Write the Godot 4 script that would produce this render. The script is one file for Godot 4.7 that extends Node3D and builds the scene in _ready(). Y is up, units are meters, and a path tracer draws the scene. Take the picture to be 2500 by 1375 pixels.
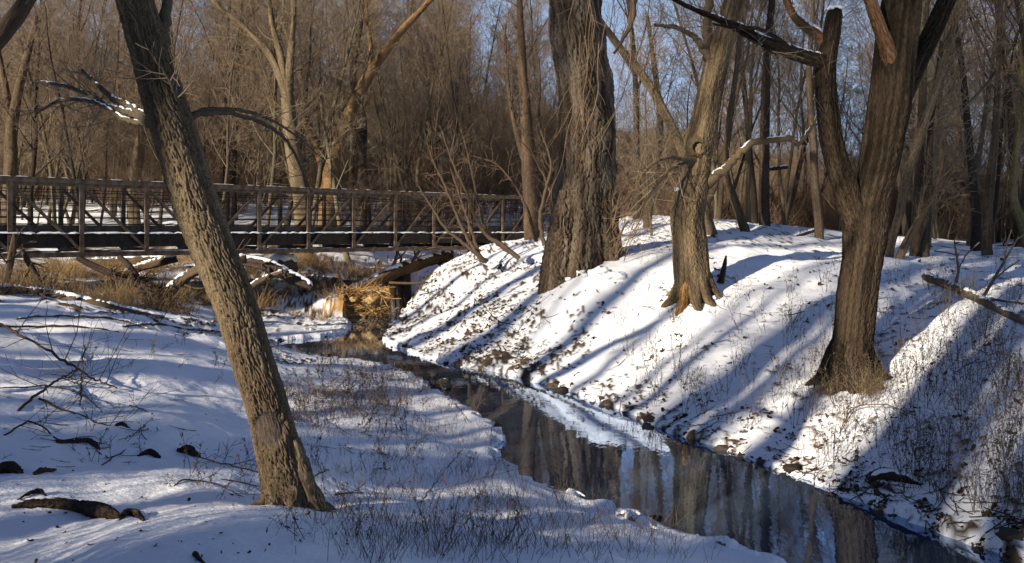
extends Node3D
# A snowy creek in winter woods: a truss footbridge, big bare trees and long shadows from a low sun.

const F := 2080.0      # focal length, in pixels of a 2500 wide picture
const EYE := 2.9       # the eye above the water
var rng := RandomNumberGenerator.new()
var taken := {}
var M := {}
var nz := FastNoiseLite.new()
var nz2 := FastNoiseLite.new()

# ------------------------------------------------------------------ mesh buffer
class Buf:
	var v := PackedVector3Array()
	var n := PackedVector3Array()
	var c := PackedColorArray()
	var uv := PackedVector2Array()
	var idx := PackedInt32Array()

	func mesh() -> ArrayMesh:
		var a := []
		a.resize(Mesh.ARRAY_MAX)
		a[Mesh.ARRAY_VERTEX] = v
		a[Mesh.ARRAY_NORMAL] = n
		a[Mesh.ARRAY_COLOR] = c
		a[Mesh.ARRAY_TEX_UV] = uv
		a[Mesh.ARRAY_INDEX] = idx
		var m := ArrayMesh.new()
		m.add_surface_from_arrays(Mesh.PRIMITIVE_TRIANGLES, a)
		return m

	func vert(p: Vector3, nn: Vector3, col: Color, u := Vector2.ZERO) -> int:
		v.push_back(p); n.push_back(nn); c.push_back(col); uv.push_back(u)
		return v.size() - 1

	func quad(a: Vector3, b: Vector3, cc: Vector3, d: Vector3, col: Color) -> void:
		var nn := (cc - a).cross(b - a).normalized()
		var k := v.size()
		for p in [a, b, cc, d]:
			vert(p, nn, col, Vector2(p.x + p.z, p.y))
		idx.append_array(PackedInt32Array([k, k + 1, k + 2, k, k + 2, k + 3]))

	func tri(a: Vector3, b: Vector3, cc: Vector3, col: Color) -> void:
		var nn := (cc - a).cross(b - a).normalized()
		var k := v.size()
		for p in [a, b, cc]:
			vert(p, nn, col, Vector2(p.x + p.z, p.y))
		idx.append_array(PackedInt32Array([k, k + 1, k + 2]))

	# a box along p->q, w wide (sideways) and h high (towards up)
	func beam(p: Vector3, q: Vector3, w: float, h: float, up: Vector3, col: Color) -> void:
		var t := (q - p).normalized()
		var s := t.cross(up).normalized()
		var u := s.cross(t).normalized()
		var o := []
		for e in [p, q]:
			o.append(e - s * w / 2 - u * h / 2); o.append(e + s * w / 2 - u * h / 2)
			o.append(e + s * w / 2 + u * h / 2); o.append(e - s * w / 2 + u * h / 2)
		for f in [[0, 1, 5, 4], [1, 2, 6, 5], [2, 3, 7, 6], [3, 0, 4, 7], [3, 2, 1, 0], [4, 5, 6, 7]]:
			var mid: Vector3 = (o[f[0]] + o[f[2]]) / 2 - (p + q) / 2
			var nn: Vector3 = (o[f[2]] - o[f[0]]).cross(o[f[1]] - o[f[0]])
			if nn.dot(mid) > 0:
				quad(o[f[0]], o[f[1]], o[f[2]], o[f[3]], col)
			else:
				quad(o[f[3]], o[f[2]], o[f[1]], o[f[0]], col)

	# a plain tapered tube
	func tube(pts: PackedVector3Array, rads: PackedFloat32Array, sides: int, col: Color, cap := false) -> void:
		var m := pts.size()
		var k := v.size()
		var t := (pts[1] - pts[0]).normalized()
		var a := t.cross(Vector3(0.3, 0.1, 0.95)).normalized()
		var s := 0.0
		for i in m:
			var t2: Vector3 = (pts[mini(i + 1, m - 1)] - pts[maxi(i - 1, 0)]).normalized()
			a = (a - t2 * a.dot(t2)).normalized()
			var b := t2.cross(a)
			if i > 0:
				s += pts[i].distance_to(pts[i - 1])
			for j in sides + 1:
				var th := TAU * j / sides
				var d := a * cos(th) + b * sin(th)
				v.push_back(pts[i] + d * rads[i]); n.push_back(d); c.push_back(col)
				uv.push_back(Vector2(float(j) / sides * TAU * maxf(rads[0], 0.02), s))
		for i in m - 1:
			for j in sides:
				var p := k + i * (sides + 1) + j
				var q := p + sides + 1
				idx.push_back(p); idx.push_back(q); idx.push_back(p + 1)
				idx.push_back(p + 1); idx.push_back(q); idx.push_back(q + 1)
		if cap:
			for e in [0, m - 1]:
				var dirn: Vector3 = (pts[0] - pts[1]).normalized() if e == 0 else (pts[m - 1] - pts[m - 2]).normalized()
				var ce := vert(pts[e] + dirn * rads[e] * 0.15, dirn, col * 1.3)
				var st := v.size()
				for j in sides + 1:
					vert(v[k + e * (sides + 1) + j], dirn, col * 1.3)
				for j in sides:
					if e == 0:
						idx.append_array(PackedInt32Array([ce, st + j, st + j + 1]))
					else:
						idx.append_array(PackedInt32Array([ce, st + j + 1, st + j]))

	func grid_normals(k: int, rows: int, cols: int, wrap: bool) -> void:
		for i in rows:
			for j in cols:
				var jl := j - 1
				var jr := j + 1
				if wrap:
					jl = j - 1 if j > 0 else cols - 2
					jr = j + 1 if j < cols - 1 else 1
				else:
					jl = maxi(jl, 0); jr = mini(jr, cols - 1)
				var du := v[k + i * cols + jr] - v[k + i * cols + jl]
				var dv := v[k + mini(i + 1, rows - 1) * cols + j] - v[k + maxi(i - 1, 0) * cols + j]
				n[k + i * cols + j] = du.cross(dv).normalized()

	func grid_faces(k: int, rows: int, cols: int) -> void:
		for i in rows - 1:
			for j in cols - 1:
				var p := k + i * cols + j
				var q := p + cols
				idx.push_back(p); idx.push_back(q); idx.push_back(p + 1)
				idx.push_back(p + 1); idx.push_back(q); idx.push_back(q + 1)

# ------------------------------------------------------------------ naming
func numbered(called: String) -> String:
	var k: int = taken.get(called, 0)
	taken[called] = k + 1
	return called if k == 0 else "%s_%03d" % [called, k]

func tag(o: Node3D, label: String, category: String, group := "", kind := "") -> Node3D:
	if label: o.set_meta("label", label)
	if category: o.set_meta("category", category)
	if group: o.set_meta("group", group)
	if kind: o.set_meta("kind", kind)
	return o

func thing(called: String, label: String, category: String, at := Vector3.ZERO, group := "") -> Node3D:
	var o := Node3D.new()
	o.name = numbered(called)
	o.position = at
	add_child(o, true)
	tag(o, label, category, group)
	return o

# b holds world positions; the node sits at its thing's base
func part(called: String, b: Buf, mat: Material, parent: Node3D = null, piece := "") -> MeshInstance3D:
	var o := MeshInstance3D.new()
	if parent:
		var at := parent.position
		if parent.get_parent() != self:
			at += parent.get_parent().position
		if at != Vector3.ZERO:
			for i in b.v.size():
				b.v[i] -= at
	o.mesh = b.mesh()
	o.material_override = mat
	if parent:
		var k := 0
		o.name = called
		while parent.has_node(NodePath(o.name)):
			k += 1
			o.name = "%s_%03d" % [called, k]
		parent.add_child(o, true)
	else:
		o.name = numbered(called)
		add_child(o, true)
	if piece: o.set_meta("kind", piece)
	return o

func scatter(called: String, b: Buf, mat: Material, xf: Array, cols: Array, label: String, category: String) -> void:
	var mm := MultiMesh.new()
	mm.transform_format = MultiMesh.TRANSFORM_3D
	mm.use_colors = true
	mm.mesh = b.mesh()
	mm.instance_count = xf.size()
	for i in xf.size():
		mm.set_instance_transform(i, xf[i])
		mm.set_instance_color(i, cols[i])
	var o := MultiMeshInstance3D.new()
	o.multimesh = mm
	o.material_override = mat
	o.name = numbered(called)
	add_child(o, true)
	tag(o, label, category, "", "stuff")

# ------------------------------------------------------------------ the lie of the land
var ctrl: Array = []
var wts := PackedFloat64Array()
var creek := PackedVector2Array()
const GX0 := -112.0
const GZ0 := -42.0
const GW := 236
const GH := 206
var hg := PackedFloat32Array()

func P(px: float, py: float, d: float) -> Vector3:
	return Vector3((px - 1250.0) * d / F, EYE - (py - 565.0) * d / F, -d)

func cp(px: float, py: float, d: float) -> void:
	var p := P(px, py, d)
	ctrl.append(Vector3(p.x, d, p.y))

func build_controls() -> void:
	for a in [[0, 1375, 4.0], [600, 1375, 4.1], [710, 1250, 5.3], [1200, 1375, 4.6], [1600, 1375, 5.8], [100, 1150, 6.0], [0, 950, 9.0], [0, 830, 12.0],
			[300, 1000, 8.0], [400, 850, 13.5], [850, 950, 14.2], [900, 1100, 9.5], [1050, 1250, 6.6], [1150, 1130, 9.4], [500, 785, 19.0], [750, 792, 25.2], [300, 720, 24.0],
			[300, 640, 32.0], [300, 530, 40.0], [0, 530, 40.0], [600, 520, 42.0], [600, 490, 48.0], [650, 665, 30.0], [900, 640, 36.0], [860, 695, 31.0], [1050, 625, 42.0],
			[900, 530, 46.0], [1200, 535, 50.0], [1200, 505, 56.0], [600, 900, 14.0], [640, 830, 20.5],
			[1150, 612, 32.0], [1330, 590, 30.0], [1430, 665, 20.0], [1550, 578, 27.0], [1700, 765, 17.0], [1700, 592, 25.0], [1900, 592, 25.0], [2075, 945, 12.5],
			[2100, 620, 24.0], [2480, 640, 20.0], [2480, 602, 35.0], [2300, 700, 16.5], [2480, 760, 13.0], [2480, 1000, 9.5], [2300, 1000, 10.2], [2400, 1200, 8.2],
			[1900, 850, 14.5], [1500, 800, 17.3], [1400, 720, 19.7], [1250, 700, 23.0], [1110, 680, 27.5], [1200, 800, 20.0], [1050, 775, 25.0], [1800, 1000, 12.2], [1400, 570, 36.0], [1900, 585, 40.0], [2200, 1080, 10.2]]:
		cp(a[0], a[1], a[2])
	for a in [[-60, 62, 6], [0, 63, 5.6], [-30, 62, 6], [-60, 90, 16], [-20, 90, 15], [10, 90, 12.5], [40, 90, 8], [80, 90, 7], [-80, 150, 26], [0, 150, 22], [80, 150, 12],
			[15, 45, 2.6], [30, 45, 2.6], [45, 60, 3], [22, 60, 3], [10, 50, 3], [-30, 30, 3], [-20, 20, 1.9], [-40, 40, 4.2], [-14, 10, 1.8], [-40, 10, 2.5], [0, -20, 1.9],
			[-30, -25, 2.5], [40, -20, 2.4], [40, 10, 2.4], [30, 25, 2.4], [14, 4, 1.7], [20, -4, 2.2], [5.5, 0, 0.15], [0, 0, 1.35], [-5, 0, 1.5], [9, -20, 0.2], [2.5, -8, 1.4], [12.5, -12, 1.8], [8, 5, 0.7]]:
		ctrl.append(Vector3(a[0], a[1], a[2]))
	# the creek's outline, from the near left edge up, under the bridge and back along the right bank
	var left := [[1890, 1375], [1760, 1340], [1640, 1300], [1540, 1262], [1470, 1235], [1390, 1212], [1310, 1190], [1262, 1160], [1225, 1130], [1212, 1100], [1240, 1073], [1228, 1052], [1190, 1030], [1140, 1000], [1110, 985], [1068, 958], [1030, 930], [985, 910], [940, 895], [860, 884], [780, 876], [700, 862], [662, 846], [690, 832], [780, 826], [840, 815], [868, 797], [850, 785], [845, 775], [950, 771]]
	var right := [[945, 800], [938, 818], [932, 834], [965, 850], [1000, 862], [1045, 878], [1100, 892], [1150, 900], [1200, 907], [1290, 930], [1380, 955], [1430, 975], [1480, 992], [1550, 1022], [1620, 1052], [1710, 1082], [1800, 1112], [1900, 1152], [2000, 1190], [2120, 1240], [2250, 1292], [2370, 1335], [2480, 1375]]
	creek.append(Vector2(10.0, -40)); creek.append(Vector2(7.6, -20)); creek.append(Vector2(5.0, -4)); creek.append(Vector2(3.4, 4))
	for a in left:
		var d: float = EYE * F / (a[1] - 565.0)
		creek.append(Vector2((a[0] - 1250.0) * d / F, d))
	for a in [[-4.1, 34.5], [-2.6, 40.0], [-0.5, 43.0], [4.0, 45.5], [4.5, 43.5], [0.5, 41.0], [-1.2, 38.0], [-2.6, 33.0]]:
		creek.append(Vector2(a[0], a[1]))
	for a in right:
		var d: float = EYE * F / (a[1] - 565.0)
		creek.append(Vector2((a[0] - 1250.0) * d / F, d))
	creek.append(Vector2(5.9, 4)); creek.append(Vector2(7.6, -4)); creek.append(Vector2(10.4, -20)); creek.append(Vector2(13, -40))
	for i in creek.size():
		if i % 2 == 0 and creek[i].y > 6.0:
			ctrl.append(Vector3(creek[i].x, creek[i].y, 0.03))

func phi(r2: float) -> float:
	return 0.5 * r2 * log(r2) if r2 > 1e-9 else 0.0

func solve_land() -> void:
	var n := ctrl.size()
	var m := n + 3
	var A := []
	for i in m:
		var row := PackedFloat64Array()
		row.resize(m + 1)
		A.append(row)
	for i in n:
		var pi: Vector3 = ctrl[i]
		var xi := pi.x / 20.0
		var yi := pi.y / 20.0
		for j in n:
			var pj: Vector3 = ctrl[j]
			var dx := xi - pj.x / 20.0
			var dy := yi - pj.y / 20.0
			A[i][j] = phi(dx * dx + dy * dy) + (0.0012 if i == j else 0.0)
		A[i][n] = 1.0; A[i][n + 1] = xi; A[i][n + 2] = yi
		A[n][i] = 1.0; A[n + 1][i] = xi; A[n + 2][i] = yi
		A[i][m] = pi.z
	for k in m:
		var best := k
		for i in range(k + 1, m):
			if absf(A[i][k]) > absf(A[best][k]): best = i
		var tmp: PackedFloat64Array = A[k]; A[k] = A[best]; A[best] = tmp
		var rk: PackedFloat64Array = A[k]
		for i in range(k + 1, m):
			var ri: PackedFloat64Array = A[i]
			var f := ri[k] / rk[k]
			if f != 0.0:
				for j in range(k, m + 1):
					ri[j] -= f * rk[j]
				A[i] = ri
	wts.resize(m)
	for k in range(m - 1, -1, -1):
		var s: float = A[k][m]
		for j in range(k + 1, m):
			s -= A[k][j] * wts[j]
		wts[k] = s / A[k][k]
	hg.resize(GW * GH)
	var cx := PackedFloat64Array(); var cy := PackedFloat64Array()
	for p in ctrl:
		cx.push_back(p.x / 20.0); cy.push_back(p.y / 20.0)
	for iz in GH:
		var y := (GZ0 + iz) / 20.0
		for ix in GW:
			var x := (GX0 + ix) / 20.0
			var s := wts[n] + wts[n + 1] * x + wts[n + 2] * y
			for j in n:
				var dx := x - cx[j]
				var dy := y - cy[j]
				var r2 := dx * dx + dy * dy
				if r2 > 1e-9:
					s += wts[j] * 0.5 * r2 * log(r2)
			hg[iz * GW + ix] = s

func cr(a: float, b: float, c: float, d: float, t: float) -> float:
	return b + 0.5 * t * (c - a + t * (2.0 * a - 5.0 * b + 4.0 * c - d + t * (3.0 * (b - c) + d - a)))

func base_h(x: float, d: float) -> float:
	var fx := clampf(x - GX0, 1.0, GW - 3.001)
	var fz := clampf(d - GZ0, 1.0, GH - 3.001)
	var ix := int(fx); var iz := int(fz)
	var tx := fx - ix; var tz := fz - iz
	var o := (iz - 1) * GW + ix - 1
	return cr(cr(hg[o], hg[o + 1], hg[o + 2], hg[o + 3], tx), cr(hg[o + GW], hg[o + GW + 1], hg[o + GW + 2], hg[o + GW + 3], tx),
		cr(hg[o + 2 * GW], hg[o + 2 * GW + 1], hg[o + 2 * GW + 2], hg[o + 2 * GW + 3], tx), cr(hg[o + 3 * GW], hg[o + 3 * GW + 1], hg[o + 3 * GW + 2], hg[o + 3 * GW + 3], tx), tz)

# signed distance to the creek's edge, positive on land; far away just a large number
func creek_sd(x: float, d: float) -> float:
	if x < -9.5 or x > 14.0 or d > 48.0:
		return 9.0
	var p := Vector2(x, d)
	var best := 1e9
	var inside := false
	var n := creek.size()
	var j := n - 1
	for i in n:
		var a := creek[j]
		var b := creek[i]
		var e := b - a
		var w := p - a
		var t := clampf(w.dot(e) / maxf(e.length_squared(), 1e-9), 0.0, 1.0)
		best = minf(best, (w - e * t).length_squared())
		if (a.y > d) != (b.y > d) and x < (b.x - a.x) * (d - a.y) / (b.y - a.y) + a.x:
			inside = not inside
		j = i
	return -sqrt(best) if inside else sqrt(best)

func creek_mid(d: float) -> float:   # roughly the middle of the creek
	return lerpf(6.2, 0.9, clampf(d / 12.0, 0.0, 1.0)) if d < 12.0 else lerpf(0.9, -4.2, clampf((d - 12.0) / 13.0, 0.0, 1.0))

func ground(x: float, d: float, sd := 1e9) -> float:
	if sd > 1e8:
		sd = creek_sd(x, d)
	var h := base_h(x, d)
	sd += nz.get_noise_2d(x * 3.1, d * 3.1) * 0.10 + nz2.get_noise_2d(x * 9.0, d * 9.0) * 0.03
	var fine := clampf(sd * 1.2, 0.15, 1.0)
	h += (nz.get_noise_2d(x * 0.55 + 40, d * 0.55) * 0.09 + nz.get_noise_2d(x * 2.2, d * 2.2 + 90) * 0.014) * fine
	h += nz2.get_noise_2d(x * 7.0, d * 7.0) * 0.005 + nz2.get_noise_2d(x * 17.0, d * 17.0) * 0.0035
	var left := x < creek_mid(d)
	if left and d > 27.8 and d < 47.0 and sd < 3.5:          # the high undercut bank under and beyond the bridge
		var hc := lerpf(0.85, 1.75, clampf((d - 29.0) / 11.0, 0.0, 1.0)) + nz.get_noise_2d(x * 1.7, d * 1.7) * 0.12
		h = maxf(h, lerpf(h, hc, smoothstep(27.8, 28.9, d) * (1.0 - smoothstep(0.6, 3.5, sd))))
	h = maxf(h, (0.10 if left else 0.05) + 0.02 * nz.get_noise_2d(x * 2.0, d * 2.0))
	if left:
		h = lerpf(-0.35, h, smoothstep(-0.05, 0.09, sd))
	else:
		h = lerpf(-0.35, h, smoothstep(-0.22, 0.12, sd))
	return h

func G(px: float, py: float) -> Vector3:   # the point of the ground that shows at that pixel
	var d := 3.5
	while d < 120.0:
		var p := P(px, py, d)
		if p.y < ground(p.x, d):
			for k in 6:
				var q := P(px, py, d - 0.01 * (d * 0.5))
				if q.y < ground(q.x, -q.z): d = -q.z
			return P(px, py, d)
		d += 0.02 * d * 0.5
	return P(px, py, 120.0)

func on_ground(x: float, d: float) -> Vector3:
	return Vector3(x, ground(x, d), -d)

# ------------------------------------------------------------------ curves
func resample(pts: Array, rads: Array, step: float) -> Array:
	var op := PackedVector3Array()
	var orr := PackedFloat32Array()
	var m := pts.size()
	for i in m - 1:
		var p0: Vector3 = pts[maxi(i - 1, 0)]; var p1: Vector3 = pts[i]; var p2: Vector3 = pts[i + 1]; var p3: Vector3 = pts[mini(i + 2, m - 1)]
		if i == 0: p0 = p1 * 2 - p2
		if i == m - 2: p3 = p2 * 2 - p1
		var k := maxi(1, int(ceil(p1.distance_to(p2) / step)))
		for s in k:
			var t := float(s) / k
			op.push_back(p1.cubic_interpolate(p2, p0, p3, t))
			orr.push_back(lerpf(rads[i], rads[i + 1], t * t * (3 - 2 * t) * 0.5 + t * 0.5))
	op.push_back(pts[m - 1]); orr.push_back(rads[m - 1])
	return [op, orr]

# pixel lists [px, py, width px, depth offset] at depth d -> [points, radii]
func path(list: Array, d: float) -> Array:
	var pts := []
	var rads := []
	for a in list:
		var dd: float = d + (a[3] if a.size() > 3 else 0.0)
		pts.append(P(a[0], a[1], dd))
		rads.append(a[2] * dd / F / 2.0)
	return [pts, rads]

# a trunk whose bark is real relief. style: [ridge width, ridge length, depth, lobes, lobe depth, lobe height above base]
func bark_tube(b: Buf, pr: Array, step: float, sides: int, style: Dictionary, col: Color, col2: Color) -> Array:
	var rs := resample(pr[0], pr[1], step)
	var pts: PackedVector3Array = rs[0]
	var rads: PackedFloat32Array = rs[1]
	var m := pts.size()
	var k := b.v.size()
	var a := (pts[1] - pts[0]).normalized().cross(Vector3(0.3, 0.1, 0.95)).normalized()
	var s := 0.0
	var rw: float = style.w; var rl: float = style.l; var dep: float = style.depth
	var lobes: float = style.get("lobes", 0.0); var ld: float = style.get("lobe_depth", 0.0); var lh: float = style.get("lobe_height", 0.5)
	var base_y := pts[0].y
	var seedv: float = style.get("seed", 0.0)
	var scar: Vector3 = style.get("scar", Vector3(0, -99, 0)); var scar_r: float = style.get("scar_r", 0.1)
	var fur: float = style.get("fur", 0.34)
	var green: float = style.get("green", 0.0)
	for i in m:
		var t2: Vector3 = (pts[mini(i + 1, m - 1)] - pts[maxi(i - 1, 0)]).normalized()
		a = (a - t2 * a.dot(t2)).normalized()
		var bb := t2.cross(a)
		if i > 0: s += pts[i].distance_to(pts[i - 1])
		var r := rads[i]
		var lob := ld * exp(-(pts[i].y - base_y) / lh) if ld > 0 else 0.0
		for j in sides + 1:
			var th := TAU * (j % sides) / sides
			var dir := a * cos(th) + bb * sin(th)
			var cx := cos(th) * r; var cz := sin(th) * r
			var wob := nz.get_noise_3d(cx * 2.5, s * 1.3 + seedv, cz * 2.5)
			var q := Vector3(cx / rw + wob * 1.2, s / rl + seedv, cz / rw + wob * 0.8)
			var n1 := nz2.get_noise_3d(q.x, q.y, q.z)
			var n2 := nz2.get_noise_3d(q.x * 2.3 + 31, q.y * 2.1, q.z * 2.3)
			var ridge := 1.0 - smoothstep(0.0, fur, absf(n1))       # furrows where the noise crosses zero
			var rel := -ridge * 1.0 + n2 * 0.35 + nz2.get_noise_3d(q.x * 5, q.y * 6, q.z * 5) * 0.2
			var big: float = nz.get_noise_3d(cx * 1.6 / maxf(r, 0.12) * 0.5, s * 0.9 + seedv * 2, cz * 1.6 / maxf(r, 0.12) * 0.5) * r * style.get("lump", 0.10)
			var lb := lob * r * (cos(lobes * th + seedv + 1.4 * sin(th)) * 0.6 + 0.4 * cos((lobes + 3) * th + 2.0))
			var p: Vector3 = pts[i] + dir * (r + rel * dep + big + lb)
			var tone := clampf(0.5 + nz.get_noise_3d(cx * 3.0 + 7, s * 0.8, cz * 3.0 + seedv) * 0.8 + nz.get_noise_3d(cx * 9.0 / (0.4 + r) + 7, s * 0.35, cz * 9.0 / (0.4 + r) + seedv) * 0.8 + n2 * 0.35, 0.0, 1.25)
			var colr := col.lerp(col2, tone)
			if green > 0.0:
				var gg := clampf(nz.get_noise_3d(cx * 4.0, s * 0.8 + 50, cz * 4.0) * 1.5 + (s - 1.2) * 0.35, 0.0, 1.0) * green
				colr = colr.lerp(Color(0.085, 0.09, 0.045), gg)
			var sc: float = p.distance_to(scar)
			if sc < scar_r:
				var f := smoothstep(scar_r, scar_r * 0.72, sc)
				p = p.lerp(pts[i] + dir * (r - dep * 1.3 + n2 * 0.002), f)
				colr = colr.lerp(Color(0.11, 0.085, 0.07) * (1.0 + n2 * 0.5), f)
			b.v.push_back(p); b.n.push_back(dir); b.c.push_back(colr)
			b.uv.push_back(Vector2(float(j) / sides * TAU * rads[0], s))
	b.grid_normals(k, m, sides + 1, true)
	b.grid_faces(k, m, sides + 1)
	return rs

# snow lying along the upper side of a limb
func snow_strip(b: Buf, pts: PackedVector3Array, rads: PackedFloat32Array, th: float, half := 60.0, gaps := 0.0) -> void:
	var m := pts.size()
	var cols := 9
	var k := b.v.size()
	for i in m:
		var t: Vector3 = (pts[mini(i + 1, m - 1)] - pts[maxi(i - 1, 0)]).normalized()
		var w := (Vector3.UP - t * t.y)
		var flat := w.length()
		w = w.normalized()
		var sd := t.cross(w)
		var f := clampf((nz.get_noise_3d(pts[i].x * 3.0, pts[i].y * 3.0, pts[i].z * 3.0) + 0.7 * nz2.get_noise_3d(pts[i].x * 11.0, pts[i].y * 11.0, pts[i].z * 11.0) + 0.5 - gaps) * 2.0, 0.0, 1.0) * smoothstep(0.25, 0.7, flat)
		f *= smoothstep(0.0, 2.0, float(i)) * smoothstep(0.0, 2.0, float(m - 1 - i))
		for j in cols:
			var e := (float(j) / (cols - 1) * 2.0 - 1.0)
			var wd := half * (0.75 + 0.4 * nz.get_noise_2d(pts[i].x * 5.0 + j * 0.05, pts[i].z * 5.0 + (9.0 if e > 0 else 0.0)))
			var ang := deg_to_rad(e * wd) * (0.35 + 0.65 * f)
			var thick := th * f * cos(e * PI / 2) - (0.015 * rads[i] + 0.004) * (1.0 - f) - (0.004 if absf(e) > 0.99 else 0.0)
			b.vert(pts[i] + (w * cos(ang) + sd * sin(ang)) * (rads[i] + thick), w, Color(0.86, 0.88, 0.9), Vector2(e, i))
	b.grid_normals(k, m, cols, false)
	for i in range(k, b.n.size()):
		if b.n[i].y < 0: b.n[i] = -b.n[i]
	b.grid_faces(k, m, cols)

# ------------------------------------------------------------------ bare trees
func wander(p: Vector3, dir: Vector3, len: float, n: int, wob: float, up: float) -> PackedVector3Array:
	var pts := PackedVector3Array([p])
	for i in n:
		dir = (dir + Vector3(rng.randf_range(-1, 1), rng.randf_range(-1, 1), rng.randf_range(-1, 1)) * wob + Vector3.UP * up).normalized()
		p += dir * len / n
		pts.push_back(p)
	return pts

func spread(t: Vector3, ang: float, az: float) -> Vector3:
	var a := t.cross(Vector3(0.31, 0.17, 0.93)).normalized()
	var b := t.cross(a)
	return (t * cos(ang) + (a * cos(az) + b * sin(az)) * sin(ang)).normalized()

const SIDES := [9, 5, 4, 3, 3]
const SEGS := [10, 6, 5, 3, 2]

func grow(bt: Buf, bc: Buf, p: Vector3, dir: Vector3, len: float, r: float, lev: int, pr: Dictionary) -> void:
	var up: float = [pr.get("trop", 0.03), 0.10, 0.06, 0.05, 0.03][lev]
	var wob: float = [pr.get("wob", 0.07), 0.16, 0.2, 0.22, 0.25][lev]
	var pts := wander(p, dir, len, SEGS[lev], wob, up)
	var rads := PackedFloat32Array()
	var m := pts.size()
	for i in m:
		var t := float(i) / (m - 1)
		var rr: float = r * (1.0 - t * (0.8 if lev == 0 else 0.7))
		if lev == 0 and i == 0: rr *= 1.35
		rads.push_back(maxf(rr, pr.get("thin", 0.006)))
	var col: Color = pr.col
	col = col * rng.randf_range(0.85, 1.2) if lev < 3 else col * rng.randf_range(0.9, 1.3)
	if lev >= 2: col = col.lerp(Color(0.26, 0.19, 0.13), pr.get("pale", 0.0))
	col.a = 1.0
	(bt if lev == 0 else bc).tube(pts, rads, SIDES[lev], col)
	if lev >= pr.get("levels", 4): return
	var kids: int = pr.kids[lev]
	var az := rng.randf() * TAU
	for k in kids:
		var lo: float = pr.get("bare", 0.35) if lev == 0 else 0.15
		var t: float = lo + (1.0 - lo) * (k + rng.randf()) / kids
		var f := t * (m - 1)
		var i := mini(int(f), m - 2)
		var q := pts[i].lerp(pts[i + 1], f - i)
		var tan := (pts[i + 1] - pts[i]).normalized()
		az += 2.4 + rng.randf_range(-0.5, 0.5)
		var ang := rng.randf_range(0.45, 0.95)
		var l: float = len * [pr.get("limb", 0.36), 0.5, 0.5, 0.55][lev] * (1.1 - 0.6 * t) * rng.randf_range(0.7, 1.3)
		var rr: float = lerpf(rads[i], rads[i + 1], f - i) * rng.randf_range(0.4, 0.62) * pr.get("slight", 1.0)
		grow(bt, bc, q, spread(tan, ang, az), l, rr, lev + 1, pr)

# twigs along an existing limb
func sprout(bc: Buf, pts: PackedVector3Array, rads: PackedFloat32Array, count: int, len: float, r: float, col: Color, from := 0.2, lev := 2, levels := 4, up := 0.0, thin := 0.005) -> void:
	var m := pts.size()
	var pr := {"col": col, "kids": [0, 5, 5, 3], "levels": levels, "thin": thin}
	for k in count:
		var f := lerpf(from, 0.99, (k + rng.randf()) / count) * (m - 1)
		var i := mini(int(f), m - 2)
		var tan := (pts[i + 1] - pts[i]).normalized()
		var d := (spread(tan, rng.randf_range(0.5, 1.2), rng.randf() * TAU) + Vector3.UP * up).normalized()
		grow(bc, bc, pts[i], d, len * rng.randf_range(0.5, 1.3), minf(r, rads[i] * 0.7), lev, pr)

func limb_tubes(b: Buf, list: Array, d: float, sides: int, step: float, col: Color) -> Array:
	var pr := path(list, d)
	var rs := resample(pr[0], pr[1], step)
	var pts: PackedVector3Array = rs[0]
	for i in range(2, pts.size()):
		pts[i] += Vector3(nz.get_noise_2d(i * 2.1, d * 7.0 + list[0][0]), nz.get_noise_2d(i * 2.3, 50 + list[0][0]), nz.get_noise_2d(i * 1.7, 99.0)) * rs[1][i] * 0.5
	b.tube(pts, rs[1], sides, col)
	return [pts, rs[1]]

# ------------------------------------------------------------------ materials
func noise_tex(freq: float, normal: bool, strength := 4.0, ramp: Gradient = null, kind := FastNoiseLite.TYPE_SIMPLEX_SMOOTH, oct := 4, size := 512) -> NoiseTexture2D:
	var f := FastNoiseLite.new()
	f.noise_type = kind
	f.frequency = freq
	f.fractal_octaves = oct
	f.seed = 11 + int(freq * 1000)
	var t := NoiseTexture2D.new()
	t.width = size; t.height = size
	t.seamless = true
	t.noise = f
	if normal:
		t.as_normal_map = true
		t.bump_strength = strength
	elif ramp:
		t.color_ramp = ramp
	return t

func ramp(a: Color, b: Color, c: Color) -> Gradient:
	var g := Gradient.new()
	g.offsets = PackedFloat32Array([0.25, 0.5, 0.75])
	g.colors = PackedColorArray([a, b, c])
	return g

func mat(rough: float, spec := 0.3) -> StandardMaterial3D:
	var m := StandardMaterial3D.new()
	m.vertex_color_use_as_albedo = true
	m.roughness = rough
	m.metallic_specular = spec
	return m

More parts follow.
